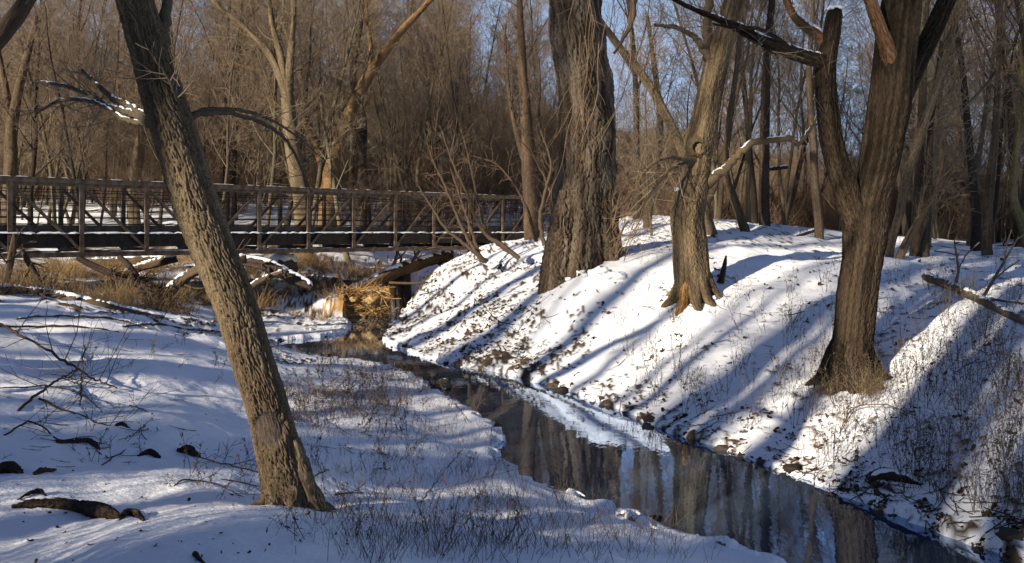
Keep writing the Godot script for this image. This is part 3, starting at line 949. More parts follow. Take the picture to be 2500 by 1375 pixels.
func tree_forked() -> void:
	var d := 12.5
	var t := thing("forked_tree", "dark trunk splitting into a wide V with snow lodged in the fork", "tree", P(2075, 945, d))
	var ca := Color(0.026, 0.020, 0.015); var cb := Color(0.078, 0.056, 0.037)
	var st := {"w": 0.042, "l": 0.26, "depth": 0.014, "lobes": 5.0, "lobe_depth": 0.18, "lobe_height": 0.25, "seed": 41.0, "lump": 0.09}
	var b := Buf.new()
	var trunk := [[2073, 1010, 190], [2074, 955, 148], [2076, 905, 114], [2080, 850, 100], [2088, 770, 94], [2096, 700, 93], [2106, 630, 94], [2112, 580, 100], [2116, 540, 100], [2124, 495, 92], [2138, 440, 88], [2150, 390, 90], [2160, 330, 94], [2170, 260, 100], [2180, 190, 100], [2190, 110, 96], [2198, 40, 92], [2206, -40, 88], [2216, -200, 76], [2230, -500, 52], [2240, -800, 26]]
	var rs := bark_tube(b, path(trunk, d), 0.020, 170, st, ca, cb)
	part("trunk", b, M.bark, t)
	st.lobe_depth = 0.0; st.seed = 55.0
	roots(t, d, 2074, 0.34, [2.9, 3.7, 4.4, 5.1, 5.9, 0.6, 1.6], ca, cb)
	var tw := Buf.new()
	var limbs := [
		[[2108, 600, 76, 0.0], [2092, 540, 70, -0.03], [2072, 480, 62, -0.06], [2048, 410, 56, -0.1], [2030, 340, 52, -0.15], [2020, 270, 48, -0.2], [2016, 200, 48, -0.2], [2020, 140, 46, -0.2], [2030, 85, 42, -0.2], [2036, 40, 38, -0.2], [2038, 22, 30, -0.2]],
		[[2022, 150, 40, -0.2], [1990, 145, 36, -0.3], [1945, 132, 33, -0.45], [1895, 113, 30, -0.6], [1845, 92, 27, -0.7], [1800, 66, 23, -0.8], [1750, 45, 16, -0.9], [1690, 20, 12, -1.0], [1640, -5, 9, -1.1], [1560, -50, 5, -1.2]],
		[[2022, 115, 34, -0.2], [1995, 85, 28, -0.1], [1972, 68, 26, 0.0], [1945, 45, 24, 0.1], [1925, 8, 22, 0.2], [1905, -60, 18, 0.3], [1880, -200, 10, 0.5]],
		[[2178, 270, 60, 0.1], [2215, 200, 56, 0.25], [2245, 140, 50, 0.35], [2280, 70, 46, 0.45], [2312, 0, 43, 0.55], [2370, -120, 32, 0.8], [2480, -350, 15, 1.2]],
		[[2180, 170, 46, -0.1], [2164, 110, 38, -0.2], [2146, 60, 33, -0.25], [2128, 10, 30, -0.3], [2100, -80, 22, -0.4], [2080, -250, 10, -0.6]],
		[[1945, 134, 14, -0.45], [1900, 95, 11, -0.7], [1850, 70, 9, -0.9], [1790, 68, 7, -1.1], [1740, 58, 4, -1.3]],
		[[1800, 70, 12, -0.8], [1830, 90, 9, -1.0], [1860, 110, 7, -1.2], [1895, 135, 4, -1.3]]]
	for l in limbs:
		var lb := Buf.new()
		st.seed += 6.0
		var bare_wood: bool = l[0][1] == 170 or l[0][1] == 115
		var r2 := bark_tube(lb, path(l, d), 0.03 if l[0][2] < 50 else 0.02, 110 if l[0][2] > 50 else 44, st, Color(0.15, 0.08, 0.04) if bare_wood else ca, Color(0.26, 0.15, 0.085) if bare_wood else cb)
		var pp: PackedVector3Array = r2[0]
		if l[0][0] == 2108:                           # the broken stub's end
			var ce := lb.vert(pp[pp.size() - 1] + Vector3.UP * 0.03, Vector3.UP, cb)
			var c0 := lb.v.size() - 1 - 111
			for j in 110: lb.idx.append_array(PackedInt32Array([ce, c0 + j + 1, c0 + j]))
		var lo := part("limb", lb, M.bark, t)
		sprout(tw, r2[0], r2[1], 5 if l[0][2] > 40 else 8, 0.8, 0.009, Color(0.14, 0.11, 0.075), 0.45, 3, 4, 0.15, 0.003)
		if l[0][0] == 2022:
			var sn := Buf.new(); snow_strip(sn, r2[0], r2[1], 0.02, 48.0, 0.12); part("snow_cap", sn, M.snow, lo)
		if l[0][0] == 2108:
			var sn := Buf.new(); snow_lump(sn, pp[pp.size() - 1] + Vector3.UP * 0.01, 0.10, 0.5); part("snow_cap", sn, M.snow, lo)
	for a in [[2096, 488, 22], [2186, 158, 22], [2195, 165, 14], [2104, 518, 10]]:
		b = Buf.new(); snow_lump(b, P(a[0], a[1], d - 0.12), a[2] * d / F * 0.5, 0.45); part("snow_patch", b, M.snow, t)
	var n: int = rs[0].size()
	for kk in 12:
		var i := int(n * (0.72 + 0.27 * kk / 12.0))
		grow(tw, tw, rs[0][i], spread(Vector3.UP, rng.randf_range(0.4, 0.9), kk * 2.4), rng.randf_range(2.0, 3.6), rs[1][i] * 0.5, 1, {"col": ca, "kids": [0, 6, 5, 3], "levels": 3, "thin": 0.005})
	part("crown", tw, M.twig, t)

# trees of the middle distance whose stems can be followed: a list of stems in picture measure at depth d
func stem_tree(called: String, label: String, d: float, stems: Array, col: Color, twigs := 12, tlen := 1.2) -> void:
	var t := thing(called, label, "tree", P(stems[0][0][0], stems[0][0][1], d))
	var tw := Buf.new()
	for s in stems:
		var b := Buf.new()
		var r2 := bark_tube(b, path(s, d), 0.10, 28, {"w": 0.07, "l": 0.5, "depth": 0.012, "lump": 0.10, "seed": s[0][0] * 0.1}, col * 0.75, col * 1.2)
		part("trunk" if s == stems[0] else "limb", b, M.bark, t)
		sprout(tw, r2[0], r2[1], twigs, tlen, 0.022, col, 0.35, 2, 4, 0.25, 0.007)
	part("crown", tw, M.twig, t)

func middle_trees() -> void:
	var tan := Color(0.19, 0.145, 0.09)
	var dark := Color(0.085, 0.065, 0.048)
	stem_tree("bare_tree", "pale straight trunk just behind the bridge, forking high into thin limbs", 33.0, [[[745, 720, 50], [743, 660, 46], [742, 600, 44], [735, 480, 42], [718, 380, 38], [708, 300, 35], [702, 240, 32]],
		[[703, 260, 26], [690, 200, 22], [655, 130, 18], [600, 70, 13], [530, 10, 9], [470, -60, 5]], [[704, 250, 24], [708, 150, 19], [715, 60, 15], [720, -60, 10]], [[702, 255, 22], [688, 150, 18], [665, 60, 14], [650, -50, 9]]], tan)
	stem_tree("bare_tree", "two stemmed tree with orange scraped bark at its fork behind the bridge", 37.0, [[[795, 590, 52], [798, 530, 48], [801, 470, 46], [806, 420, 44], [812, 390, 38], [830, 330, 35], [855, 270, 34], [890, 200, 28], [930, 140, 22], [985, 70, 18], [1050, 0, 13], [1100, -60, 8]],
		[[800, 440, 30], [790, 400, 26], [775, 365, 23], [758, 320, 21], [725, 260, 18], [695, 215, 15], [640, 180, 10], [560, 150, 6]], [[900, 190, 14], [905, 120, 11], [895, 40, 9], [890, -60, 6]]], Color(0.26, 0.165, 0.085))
	stem_tree("bare_tree", "dark curved trunk leaning beside the two stemmed tree behind the bridge", 40.0, [[[892, 560, 30], [890, 480, 28], [882, 400, 27], [884, 300, 24], [876, 250, 22], [862, 180, 16], [880, 60, 12], [900, -60, 8]]], dark)
	stem_tree("bare_tree", "straight brown trunk wrapped in brush, close left of the huge trunk", 31.0, [[[1302, 620, 42], [1296, 500, 37], [1290, 400, 33], [1285, 300, 29], [1276, 180, 24], [1270, 50, 18], [1265, -100, 10]], [[1292, 430, 16], [1262, 330, 12], [1240, 200, 9], [1232, 60, 6]]], Color(0.12, 0.085, 0.058), 26, 1.0)
	stem_tree("bare_tree", "straight dark trunk midway between the burled tree and the forked tree", 30.0, [[[1868, 610, 28], [1866, 450, 25], [1868, 300, 24], [1872, 150, 20], [1885, 0, 16], [1890, -150, 10]]], dark)
	stem_tree("bare_tree", "long trunk slanting up left from behind the burled tree to the huge trunk", 27.0, [[[1760, 640, 28], [1735, 560, 26], [1690, 430, 25], [1645, 320, 24], [1580, 200, 21], [1505, 105, 18], [1440, 10, 14], [1380, -100, 9]]], Color(0.2, 0.15, 0.095))
	stem_tree("bare_tree", "brown trunk leaning left behind the burled tree's low limb", 28.0, [[[1830, 620, 24], [1818, 560, 23], [1790, 480, 21], [1772, 420, 18], [1780, 300, 15], [1800, 150, 11], [1815, 0, 7]]], Color(0.14, 0.105, 0.07))
	stem_tree("bare_tree", "thick brown stem of the close clump right of the forked tree", 22.5, [[[2230, 665, 28], [2236, 600, 26], [2240, 500, 24], [2246, 400, 21], [2252, 250, 17], [2262, 50, 11], [2270, -100, 7]]], Color(0.16, 0.12, 0.08))
	stem_tree("bare_tree", "darkest right hand stem of the close clump right of the forked tree", 22.2, [[[2256, 665, 24], [2260, 580, 21], [2266, 480, 19], [2274, 300, 14], [2300, 100, 9]]], dark * 1.2)
	stem_tree("bare_tree", "pale slender trunk leaning right out of the clump beside the forked tree", 22.0, [[[2168, 660, 20], [2176, 600, 19], [2196, 520, 22], [2216, 430, 24], [2248, 330, 22], [2290, 200, 18], [2330, 60, 14], [2360, -60, 8]]], tan)
	stem_tree("bare_tree", "short trunk propped at a slant against the clump beside the forked tree", 21.6, [[[2190, 665, 22], [2205, 610, 20], [2240, 545, 18], [2275, 480, 14], [2310, 380, 8]]], Color(0.17, 0.125, 0.08))
	stem_tree("bare_tree", "stout brown trunk at the far right edge behind the snowy log", 24.0, [[[2412, 640, 26], [2410, 580, 24], [2418, 450, 20], [2432, 300, 16], [2440, 100, 11], [2450, -80, 7]]], Color(0.12, 0.09, 0.062))
	stem_tree("bare_tree", "golden crooked trunk leaning left at the right hand edge", 26.0, [[[2520, 640, 24], [2500, 560, 22], [2475, 480, 20], [2480, 380, 17], [2500, 240, 13], [2490, 100, 9]]], Color(0.25, 0.2, 0.1))
	stem_tree("bare_tree", "smooth grey trunk half hidden right of the huge furrowed trunk", 29.0, [[[1585, 610, 22], [1580, 540, 20], [1600, 430, 19], [1612, 300, 17], [1600, 180, 13], [1580, 40, 9]]], Color(0.16, 0.12, 0.08))
	stem_tree("bare_tree", "tall brown trunk close behind the forked tree's left limb", 27.0, [[[2000, 630, 24], [2000, 560, 22], [1990, 450, 20], [1985, 330, 17], [1975, 180, 14], [1985, 20, 10], [1990, -120, 6]]], Color(0.15, 0.11, 0.075))
	stem_tree("bare_tree", "dark trunk with upswept fork at the left edge beyond the bridge", 33.0, [[[20, 600, 34], [22, 520, 32], [25, 400, 30], [30, 300, 26], [55, 180, 18], [90, 40, 12]], [[28, 310, 20], [10, 200, 15], [-20, 60, 10]]], Color(0.15, 0.11, 0.07))
	stem_tree("bare_tree", "tall grey trunk beyond the bridge, close left of the leaning trunk's crown", 38.0, [[[330, 560, 30], [325, 470, 28], [335, 380, 25], [350, 280, 20], [330, 150, 15], [300, 30, 10]], [[345, 300, 14], [380, 200, 10], [420, 80, 7]]], Color(0.2, 0.155, 0.1))
	# an unseen tree's limb that crosses the top left corner
	stem_tree("near_limb_tree", "dark limb crossing the top left corner of the view", 9.0, [[[-900, 1150, 120], [-800, 900, 110], [-560, 620, 90], [-250, 350, 70], [-120, 220, 60], [-40, 130, 48], [30, 50, 40], [90, -40, 30], [160, -160, 18]]], Color(0.1, 0.075, 0.055), 6)

# ------------------------------------------------------------------ the woods
func make_proto(h: float, r: float, pr: Dictionary) -> Array:
	var bt := Buf.new(); var bc := Buf.new()
	grow(bt, bc, Vector3(0, -0.3, 0), pr.get("dir", Vector3.UP), h, r, 0, pr)
	if pr.has("second"):
		grow(bt, bc, Vector3(0.02, -0.3, 0.05), pr.second, h * 0.85, r * 0.8, 0, pr)
	return [bt.mesh(), bc.mesh(), bt, bc]

func place_words(px: float, d: float) -> String:
	var a := ""
	if px < 180: a = "beyond the bridge's left end"
	elif px < 400: a = "beyond bridge left of leaning trunk"
	elif px < 560: a = "over the bridge behind the leaning trunk"
	elif px < 700: a = "over the bridge left of the pale trunk"
	elif px < 790: a = "over the bridge behind the pale trunk"
	elif px < 1000: a = "behind the two stemmed tree"
	elif px < 1340: a = "beyond the bridge's right end"
	elif px < 1500: a = "behind the huge furrowed trunk"
	elif px < 1660: a = "left behind the burled tree"
	elif px < 1760: a = "straight behind the burled tree"
	elif px < 1880: a = "right behind the burled tree"
	elif px < 2040: a = "left behind the forked tree"
	elif px < 2200: a = "straight behind the forked tree"
	elif px < 2380: a = "right behind the forked tree"
	else: a = "behind the fallen limb at right"
	return a + (" high uphill" if d > 74 else (" mid slope" if d > 58 else (" at slope foot" if d > 44 else " in front")))

func woods() -> void:
	var cols := [Color(0.15, 0.118, 0.08), Color(0.10, 0.077, 0.055), Color(0.18, 0.15, 0.10), Color(0.06, 0.048, 0.037)]
	var protos := []
	var words := []
	var tone := ["pale", "brown", "light", "dark"]
	for i in 5:
		protos.append(make_proto(rng.randf_range(15, 18), rng.randf_range(0.10, 0.16), {"col": cols[i % 4], "kids": [18, 8, 7, 4], "bare": 0.28, "limb": 0.30, "pale": 0.6, "slight": 0.8, "thin": 0.0055, "wob": 0.09}))
		words.append(tone[i % 4] + " straight tree")
	for i in 3:
		protos.append(make_proto(rng.randf_range(12, 15), rng.randf_range(0.10, 0.15), {"col": cols[(i + 1) % 4], "kids": [16, 8, 7, 4], "bare": 0.25, "limb": 0.3, "pale": 0.6, "slight": 0.8, "thin": 0.0055, "wob": 0.11, "dir": Vector3([0.4, -0.35, 0.25][i], 1, 0.1).normalized()}))
		words.append(tone[(i + 1) % 4] + [" tree leaning right", " tree leaning left", " slanting tree"][i])
	for i in 2:
		protos.append(make_proto(13.0, 0.12, {"col": cols[(i + 2) % 4], "kids": [14, 8, 6, 3], "bare": 0.3, "limb": 0.28, "pale": 0.6, "slight": 0.8, "thin": 0.0055, "wob": 0.09, "dir": Vector3(0.22, 1, 0).normalized(), "second": Vector3(-0.3, 1, 0.1 * i).normalized()}))
		words.append(tone[(i + 2) % 4] + " forking tree")
	for i in 2:
		protos.append(make_proto(8.0, 0.055, {"col": cols[i], "kids": [15, 8, 6, 3], "bare": 0.12, "limb": 0.35, "pale": 0.5, "slight": 0.8, "thin": 0.005, "wob": 0.1, "dir": Vector3(0.15 - 0.3 * i, 1, 0).normalized()}))
		words.append(tone[i] + " young tree")
	var pole := make_proto(19.0, 0.17, {"col": cols[1], "kids": [13, 7, 5, 2], "bare": 0.62, "limb": 0.22, "thin": 0.008, "wob": 0.035})
	var labelled := []
	var made := {}
	var spots := []
	var tries := 0
	while spots.size() < 280 and tries < 30000:
		tries += 1
		var px := rng.randf_range(-250, 2750)
		var d := rng.randf_range(33, 96)
		if rng.randf() < 0.35: d = rng.randf_range(33, 56)
		if px > 1340 and rng.randf() < 0.35: d = rng.randf_range(25, 50)
		if spots.size() < 62:
			px = rng.randf_range(-80, 560); d = rng.randf_range(34, 52)
		elif spots.size() < 102:
			px = rng.randf_range(2140, 2560); d = rng.randf_range(25, 48)
		elif spots.size() < 150:
			px = rng.randf_range(560, 1330); d = rng.randf_range(44, 80)
		elif px > 1330 and d > 48.0 and rng.randf() < 0.66: continue
		elif px > 1300 and px < 2100 and rng.randf() < 0.35: continue
		elif px < 800 and d > 60.0 and rng.randf() < 0.35: continue
		var x := (px - 1250.0) * d / F
		if px < 1500:
			var bd := 21.9 + 0.938 * (x + 13.2)
			if d < bd + 6.0: continue
		if creek_sd(x, d) < 1.2: continue
		if px > 880 and px < 1330 and d < 60: 
			if rng.randf() < 0.25: continue
		var ok := true
		for s in spots:
			if s.distance_to(Vector2(x, d)) < 1.3: ok = false; break
		if ok: spots.append(Vector2(x, d))
	for s in spots:
		var i := rng.randi() % protos.size()
		if s.y > 60 and i >= 10: i = rng.randi() % 10
		var px: float = 1250.0 + s.x * F / s.y
		var g := on_ground(s.x, s.y)
		var o: Node3D
		var sc := rng.randf_range(0.72, 1.25) if px < 1200 else rng.randf_range(0.6, 1.0)
		if (px < 560 or px > 2140) and s.y < 52: sc = rng.randf_range(0.55, 0.92)
		var label: String = ("stout " if sc > 0.98 else ("slim " if sc < 0.8 else "")) + words[i] + " " + place_words(px, s.y)
		if made.has(i):
			o = made[i].duplicate()
			o.name = numbered("woodland_tree")
			add_child(o, true)
			o.position = g
			tag(o, label, "tree", "bare trees in the woods")
		else:
			o = thing("woodland_tree", label, "tree", g, "bare trees in the woods")
			for k in 2:
				var mi := MeshInstance3D.new()
				mi.mesh = protos[i][k]
				mi.material_override = M.bark if k == 0 else M.twig
				mi.name = ["trunk", "crown"][k]
				o.add_child(mi, true)
			made[i] = o
		labelled.append([label, px, o])
		o.rotation = Vector3(rng.randf_range(-0.06, 0.06), rng.randf_range(-0.7, 0.7) if i >= 5 and i < 8 else rng.randf() * TAU, rng.randf_range(-0.08, 0.08))
		o.scale = Vector3(sc, sc * rng.randf_range(0.9, 1.1), sc)
	labelled.sort_custom(func(p, q): return p[1] < q[1])
	var count := {}
	for l in labelled: count[l[0]] = count.get(l[0], 0) + 1
	var nth := {}
	for l in labelled:
		var w: String = l[0]
		if count[w] > 1:
			nth[w] = nth.get(w, 0) + 1
			var k: int = nth[w]
			w += ", leftmost" if k == 1 else (", rightmost" if k == count[w] else (", second from left" if k == 2 else (", third from left" if k == 3 else ", fourth from left")))
		l[2].set_meta("label", w)
	# woods on the camera's own bank, whose shadows fall across the picture
	var back := []
	for a in shade_spots():
		back.append(Transform3D(Basis(Vector3.UP, a[3]).scaled(Vector3(a[2], a[2] * a[4], a[2])), on_ground(a[0], a[1])))
	var mb := Buf.new()
	for src in [pole[2], pole[3]]:
		var k := mb.v.size()
		mb.v.append_array(src.v); mb.n.append_array(src.n); mb.c.append_array(src.c); mb.uv.append_array(src.uv)
		for q in src.idx: mb.idx.push_back(q + k)
	var white := []
	for i in back.size(): white.append(Color.WHITE)
	scatter("near_bank_woods", mb, M.twig, back, white, "bare woods on the near bank whose long shadows cross the snow", "woods")

const SUN_DIR := Vector3(0.68, -0.37, -0.69)   # the way sunlight travels

func shade_spots() -> Array:
	var out := []
	# each entry: a place on the snow that a trunk's shadow passes over, how far back the trunk stands, its thickness
	var hx := SUN_DIR.x / Vector2(SUN_DIR.x, SUN_DIR.z).length()
	var hd := -SUN_DIR.z / Vector2(SUN_DIR.x, SUN_DIR.z).length()
	for a in [[1620, 960, 19, 1.0], [1560, 1010, 23, 1.1], [1800, 980, 18, 1.2], [1950, 1000, 21, 1.3], [2100, 1030, 22, 1.1], [2250, 1050, 18, 1.2], [2300, 1180, 20, 1.0], [2420, 900, 24, 1.4], [2200, 860, 26, 1.3], [2050, 900, 24, 1.2], [2350, 1020, 20, 1.0], [2480, 1150, 17, 1.0], [2150, 1150, 19, 1.4], [1930, 1130, 17, 1.0], [2050, 1220, 15, 1.1], [2330, 930, 27, 1.2], [2250, 1150, 23, 1.1], [2480, 1230, 20, 1.2], [2000, 1080, 25, 1.3], [1720, 900, 31, 1.2], [1860, 870, 34, 1.3], [2000, 950, 32, 1.2], [2320, 1010, 33, 1.3], [1450, 740, 33, 1.2], [1560, 1020, 32, 0.9], [1250, 760, 28, 1.5], [1330, 830, 30, 1.0], [1100, 700, 24, 1.5], [1150, 760, 27, 1.5], [1060, 800, 22, 1.3], [1190, 690, 33, 1.6], [1120, 850, 26, 1.4], [1010, 820, 29, 1.6], [1230, 840, 31, 1.3], [900, 1200, 12, 1.3], [400, 1050, 14, 1.6], [250, 900, 16, 1.4], [700, 1000, 17, 1.2], [1000, 1050, 18, 1.0]]:
		var g := G(a[0], a[1])
		var lat: float = g.x * hd + g.z * hx
		if lat > -6.3 and lat < -4.1: continue
		out.append([g.x - hx * a[2], -g.z - hd * a[2], a[3], rng.randf() * TAU, 1.0])
	out.append([-2.2 - hx * 9.0, 5.2 - hd * 9.0, 1.5, 1.0, 1.0])  # trunk added out of view to shade the upper leaning trunk
	for a in [[14.0, -1.3], [16.0, 1.1], [17.0, -2.2], [19.0, -0.95], [20.0, 1.3], [21.0, 2.2], [22.0, -1.5], [24.0, 0.9], [26.0, -1.0]]:    # crowns added out of view to shade the forked tree
		out.append([-1.9 - hx * a[0] + hd * a[1], 5.3 - hd * a[0] - hx * a[1], 1.1, a[0], 1.0])
	for k in 20:
		var x := rng.randf_range(-42, 2)
		var d := rng.randf_range(-34, -12)
		var lat := x * hd - d * hx
		if (lat > -8.0 and lat < -2.5) or (lat > -27.0 and lat < -21.0): continue
		out.append([x, d, rng.randf_range(0.9, 1.2), rng.randf() * TAU, 1.0])
	return out

# ------------------------------------------------------------------ brush and weeds
func brush() -> void:
	var b := Buf.new()
	for k in 46:
		var p := Vector3(rng.randf_range(-0.9, 0.9), -0.1, rng.randf_range(-0.9, 0.9))
		grow(b, b, p, Vector3(rng.randf_range(-0.5, 0.5), 1, rng.randf_range(-0.5, 0.5)).normalized(), rng.randf_range(1.2, 3.2), 0.014, 2, {"col": Color(0.5, 0.5, 0.5), "kids": [0, 0, 6, 2], "levels": 3, "thin": 0.007})
	var xf := []; var cols := []
	for k in 900:
		var px := rng.randf_range(-250, 2750)
		var d := rng.randf_range(51, 105) if px < 1400 else rng.randf_range(38, 95)
		if k % 14 == 0: d = rng.randf_range(42, 51)
		var x := (px - 1250.0) * d / F
		if creek_sd(x, d) < 1.0: continue
		if px < 1500 and d < 21.9 + 0.938 * (x + 13.2) + 4.5: continue
		var s := rng.randf_range(0.6, 1.35)
		xf.append(Transform3D(Basis(Vector3.UP, rng.randf() * TAU).scaled(Vector3(s, s * rng.randf_range(0.7, 1.2), s)), on_ground(x, d)))
		cols.append(Color(0.42, 0.29, 0.2).lerp(Color(0.26, 0.17, 0.12), rng.randf()) * rng.randf_range(0.65, 1.15))
	var near := []; var nc := []
	for k in 64:                                     # thicket added out of view to shade the closest snow
		var x := rng.randf_range(-10.0, 1.5); var d := rng.randf_range(-4.0, 4.0)
		if absf(x) < 1.2 and d > -1.5 or (d > 0.4 and absf(x) < d * 0.75 + 2.4): continue
		var s := rng.randf_range(0.5, 0.78)
		near.append(Transform3D(Basis(Vector3.UP, rng.randf() * TAU).scaled(Vector3(s, s, s)), on_ground(x, d)))
		nc.append(Color(0.3, 0.22, 0.16))
	scatter("added_shade_thicket", b, M.twig, near, nc, "bare thicket added out of view to shade the closest snow", "brush")
	scatter("hillside_brush", b, M.twig, xf, cols, "tangled brown brush covering the slope beyond the bridge", "brush")
	# slim saplings and arching canes between the trees
	b = Buf.new()
	for k in 7:
		grow(b, b, Vector3(rng.randf_range(-1.2, 1.2), -0.1, rng.randf_range(-1.2, 1.2)), Vector3(rng.randf_range(-0.6, 0.6), 1, rng.randf_range(-0.6, 0.6)).normalized(), rng.randf_range(4.0, 7.0), 0.028, 1, {"col": Color(0.5, 0.5, 0.5), "kids": [0, 13, 6, 3], "levels": 4, "thin": 0.005})
	xf = []; cols = []
	for k in 110:
		var px := rng.randf_range(-250, 2750)
		var d := rng.randf_range(46, 90)
		var x := (px - 1250.0) * d / F
		if px > 1330 and rng.randf() < 0.35: continue
		if creek_sd(x, d) < 1.0 or (px < 1500 and d < 21.9 + 0.938 * (x + 13.2) + 7.0): continue
		var s := rng.randf_range(0.6, 1.25)
		xf.append(Transform3D(Basis(Vector3.UP, rng.randf() * TAU).scaled(Vector3(s, s, s)), on_ground(x, d)))
		cols.append(Color(0.4, 0.3, 0.21).lerp(Color(0.22, 0.16, 0.115), rng.randf()))
	scatter("sapling_thicket", b, M.twig, xf, cols, "slim saplings and arching canes tangled among the woodland trees", "saplings")
	# dry grass and sedge at the creek's far side, under the bridge
	b = Buf.new()
	for k in 60:
		var p := Vector3(rng.randfn() * 0.18, -0.03, rng.randfn() * 0.18)
		var pts := wander(p, Vector3(rng.randf_range(-0.7, 0.7), 1, rng.randf_range(-0.7, 0.7)).normalized(), rng.randf_range(0.3, 0.75), 4, 0.12, -0.16)
		b.tube(pts, PackedFloat32Array([0.005, 0.0045, 0.004, 0.003, 0.002]), 3, Color(0.5, 0.5, 0.5))
	xf = []; cols = []
	for k in 700:
		var x := rng.randf_range(-16, -3.5); var d := rng.randf_range(17.5, 36)
		var bd := 21.9 + 0.938 * (x + 13.2)
		if creek_sd(x, d) < 0.3: continue
		if d < 26.5 and x > -8.5 and d > 17: continue
		if nz.get_noise_2d(x * 1.2, d * 1.2) < -0.12: continue
		var s := rng.randf_range(0.5, 1.3)
		xf.append(Transform3D(Basis(Vector3.UP, rng.randf() * TAU).scaled(Vector3(s, s, s)), on_ground(x, d)))
		cols.append(Color(0.62, 0.42, 0.2).lerp(Color(0.36, 0.25, 0.15), rng.randf()))
	for k in 16:
		var g := G(rng.randf_range(2000, 2140), rng.randf_range(938, 968))
		var s := rng.randf_range(0.3, 0.6)
		xf.append(Transform3D(Basis(Vector3.UP, rng.randf() * TAU).scaled(Vector3(s, s, s)), g))
		cols.append(Color(0.5, 0.37, 0.2))
	scatter("dry_marsh_grass", b, M.straw, xf, cols, "golden brown dead grass under the footbridge and round the forked tree", "grass")
	# thin blades through the snow of the near bank
	b = Buf.new()
	for k in 14:
		var p := Vector3(rng.randfn() * 0.11, -0.02, rng.randfn() * 0.11)
		var pts := wander(p, Vector3(rng.randf_range(-0.6, 0.6), 1, rng.randf_range(-0.6, 0.6)).normalized(), rng.randf_range(0.04, 0.2), 3, 0.16, -0.05)
		b.tube(pts, PackedFloat32Array([0.0016, 0.0014, 0.0012, 0.0008]), 3, Color(0.5, 0.5, 0.5))
	xf = []; cols = []
	for k in 1500:
		var px := rng.randf_range(690, 1750); var py := rng.randf_range(860, 1375)
		if px < 880 and py > 1180 and rng.randf() < 0.7: continue
		if nz.get_noise_2d(px * 0.012, py * 0.02) + 0.5 * nz.get_noise_2d(px * 0.04, py * 0.06) < 0.0: continue
		var g := G(px, py)
		if g.y < 0.06 or g.x > creek_mid(-g.z): continue
		var s := rng.randf_range(0.6, 1.3)
		xf.append(Transform3D(Basis(Vector3.UP, rng.randf() * TAU).scaled(Vector3(s, s, s)), g))
		cols.append(Color(0.24, 0.18, 0.13) * rng.randf_range(0.6, 1.3))
	scatter("snow_grass", b, M.straw, xf, cols, "fine dead grass blades poking through the near bank's snow", "grass")
	# bent weeds with curled leaves
	var w := weed_mesh(0.5, 8)
	xf = []; cols = []
	for k in 480:
		var px := rng.randf_range(180, 1450); var py := rng.randf_range(840, 1340)
		if k < 300: px = 880 + rng.randfn() * 130; py = 960 + rng.randfn() * 55
		if px < 620 and py > 900 and rng.randf() < 0.75: continue
		var g := G(px, py)
		if g.y < 0.06 or g.x > creek_mid(-g.z): continue
		var s := rng.randf_range(0.35, 0.9) * (1.0 if py < 1100 else 0.7)
		xf.append(Transform3D(Basis(Vector3.UP, rng.randf() * TAU) * Basis(Vector3.RIGHT, rng.randf_range(-1.1, 1.1)).scaled(Vector3(s, s, s)), g))
		cols.append(Color(0.22, 0.15, 0.12).lerp(Color(0.3, 0.2, 0.12), rng.randf()) * rng.randf_range(0.6, 1.2))
	scatter("bent_weeds", w, M.straw, xf, cols, "withered weeds with curled leaves lying in the near bank's snow", "weeds")
	# upright weeds of the far bank
	w = weed_mesh(0.75, 12)
	xf = []; cols = []
	for k in 1000:
		var px := rng.randf_range(1480, 2550); var py := rng.randf_range(640, 1360)
		if rng.randf() > 0.25 + 0.75 * smoothstep(1450, 2200, px + (py - 900) * 0.6): continue
		if py < 720 and rng.randf() < 0.5: continue
		var g := G(px, py)
		if g.y < 0.1 or g.x < creek_mid(-g.z) or creek_sd(g.x, -g.z) < 0.3: continue
		var s := rng.randf_range(0.3, 0.85)
		xf.append(Transform3D(Basis(Vector3.UP, rng.randf() * TAU) * Basis(Vector3.RIGHT, rng.randf_range(-0.25, 0.25)).scaled(Vector3(s, s * rng.randf_range(0.8, 1.4), s)), g))
		cols.append(Color(0.2, 0.15, 0.12).lerp(Color(0.32, 0.24, 0.15), rng.randf()) * rng.randf_range(0.5, 1.1))
	scatter("bank_weeds", w, M.straw, xf, cols, "upright dead weeds standing in the snow of the far bank", "weeds")
	# stones and clods along the water's edge
	b = Buf.new()
	snow_lump(b, Vector3.ZERO, 1.0, 0.6)
	for i in b.c.size(): b.c[i] = Color(0.5, 0.5, 0.5)
	xf = []; cols = []
	for i in range(4, creek.size() - 4):
		var ca := creek[i]; var cb := creek[i + 1]
		if ca.y < 6.0 or ca.y > 34.0: continue
		var right_side := i > 40
		for k in int(ca.distance_to(cb) * (5.0 if right_side else 2.0)):
			var q := ca.lerp(cb, rng.randf()) + Vector2(rng.randfn() * 0.09 + (0.05 if right_side else 0.0), rng.randfn() * 0.09)
			var s := lerpf(0.012, 0.10, pow(rng.randf(), 4.0))
			xf.append(Transform3D(Basis.from_euler(Vector3(rng.randf_range(-0.4, 0.4), rng.randf() * TAU, 0)).scaled(Vector3(s * rng.randf_range(0.8, 1.6), s, s)), Vector3(q.x, maxf(0.0, ground(q.x, q.y)) + s * 0.1, -q.y)))
			cols.append(Color(0.13, 0.105, 0.085) * rng.randf_range(0.4, 1.2))
	scatter("creek_stones", b, M.twig, xf, cols, "small wet stones and clods along the creek's edges", "stones")
	# small sticks lying about
	b = Buf.new()
	var sp := wander(Vector3(-0.5, 0, 0), Vector3(1, 0.05, 0), 1.0, 7, 0.16, -0.01)
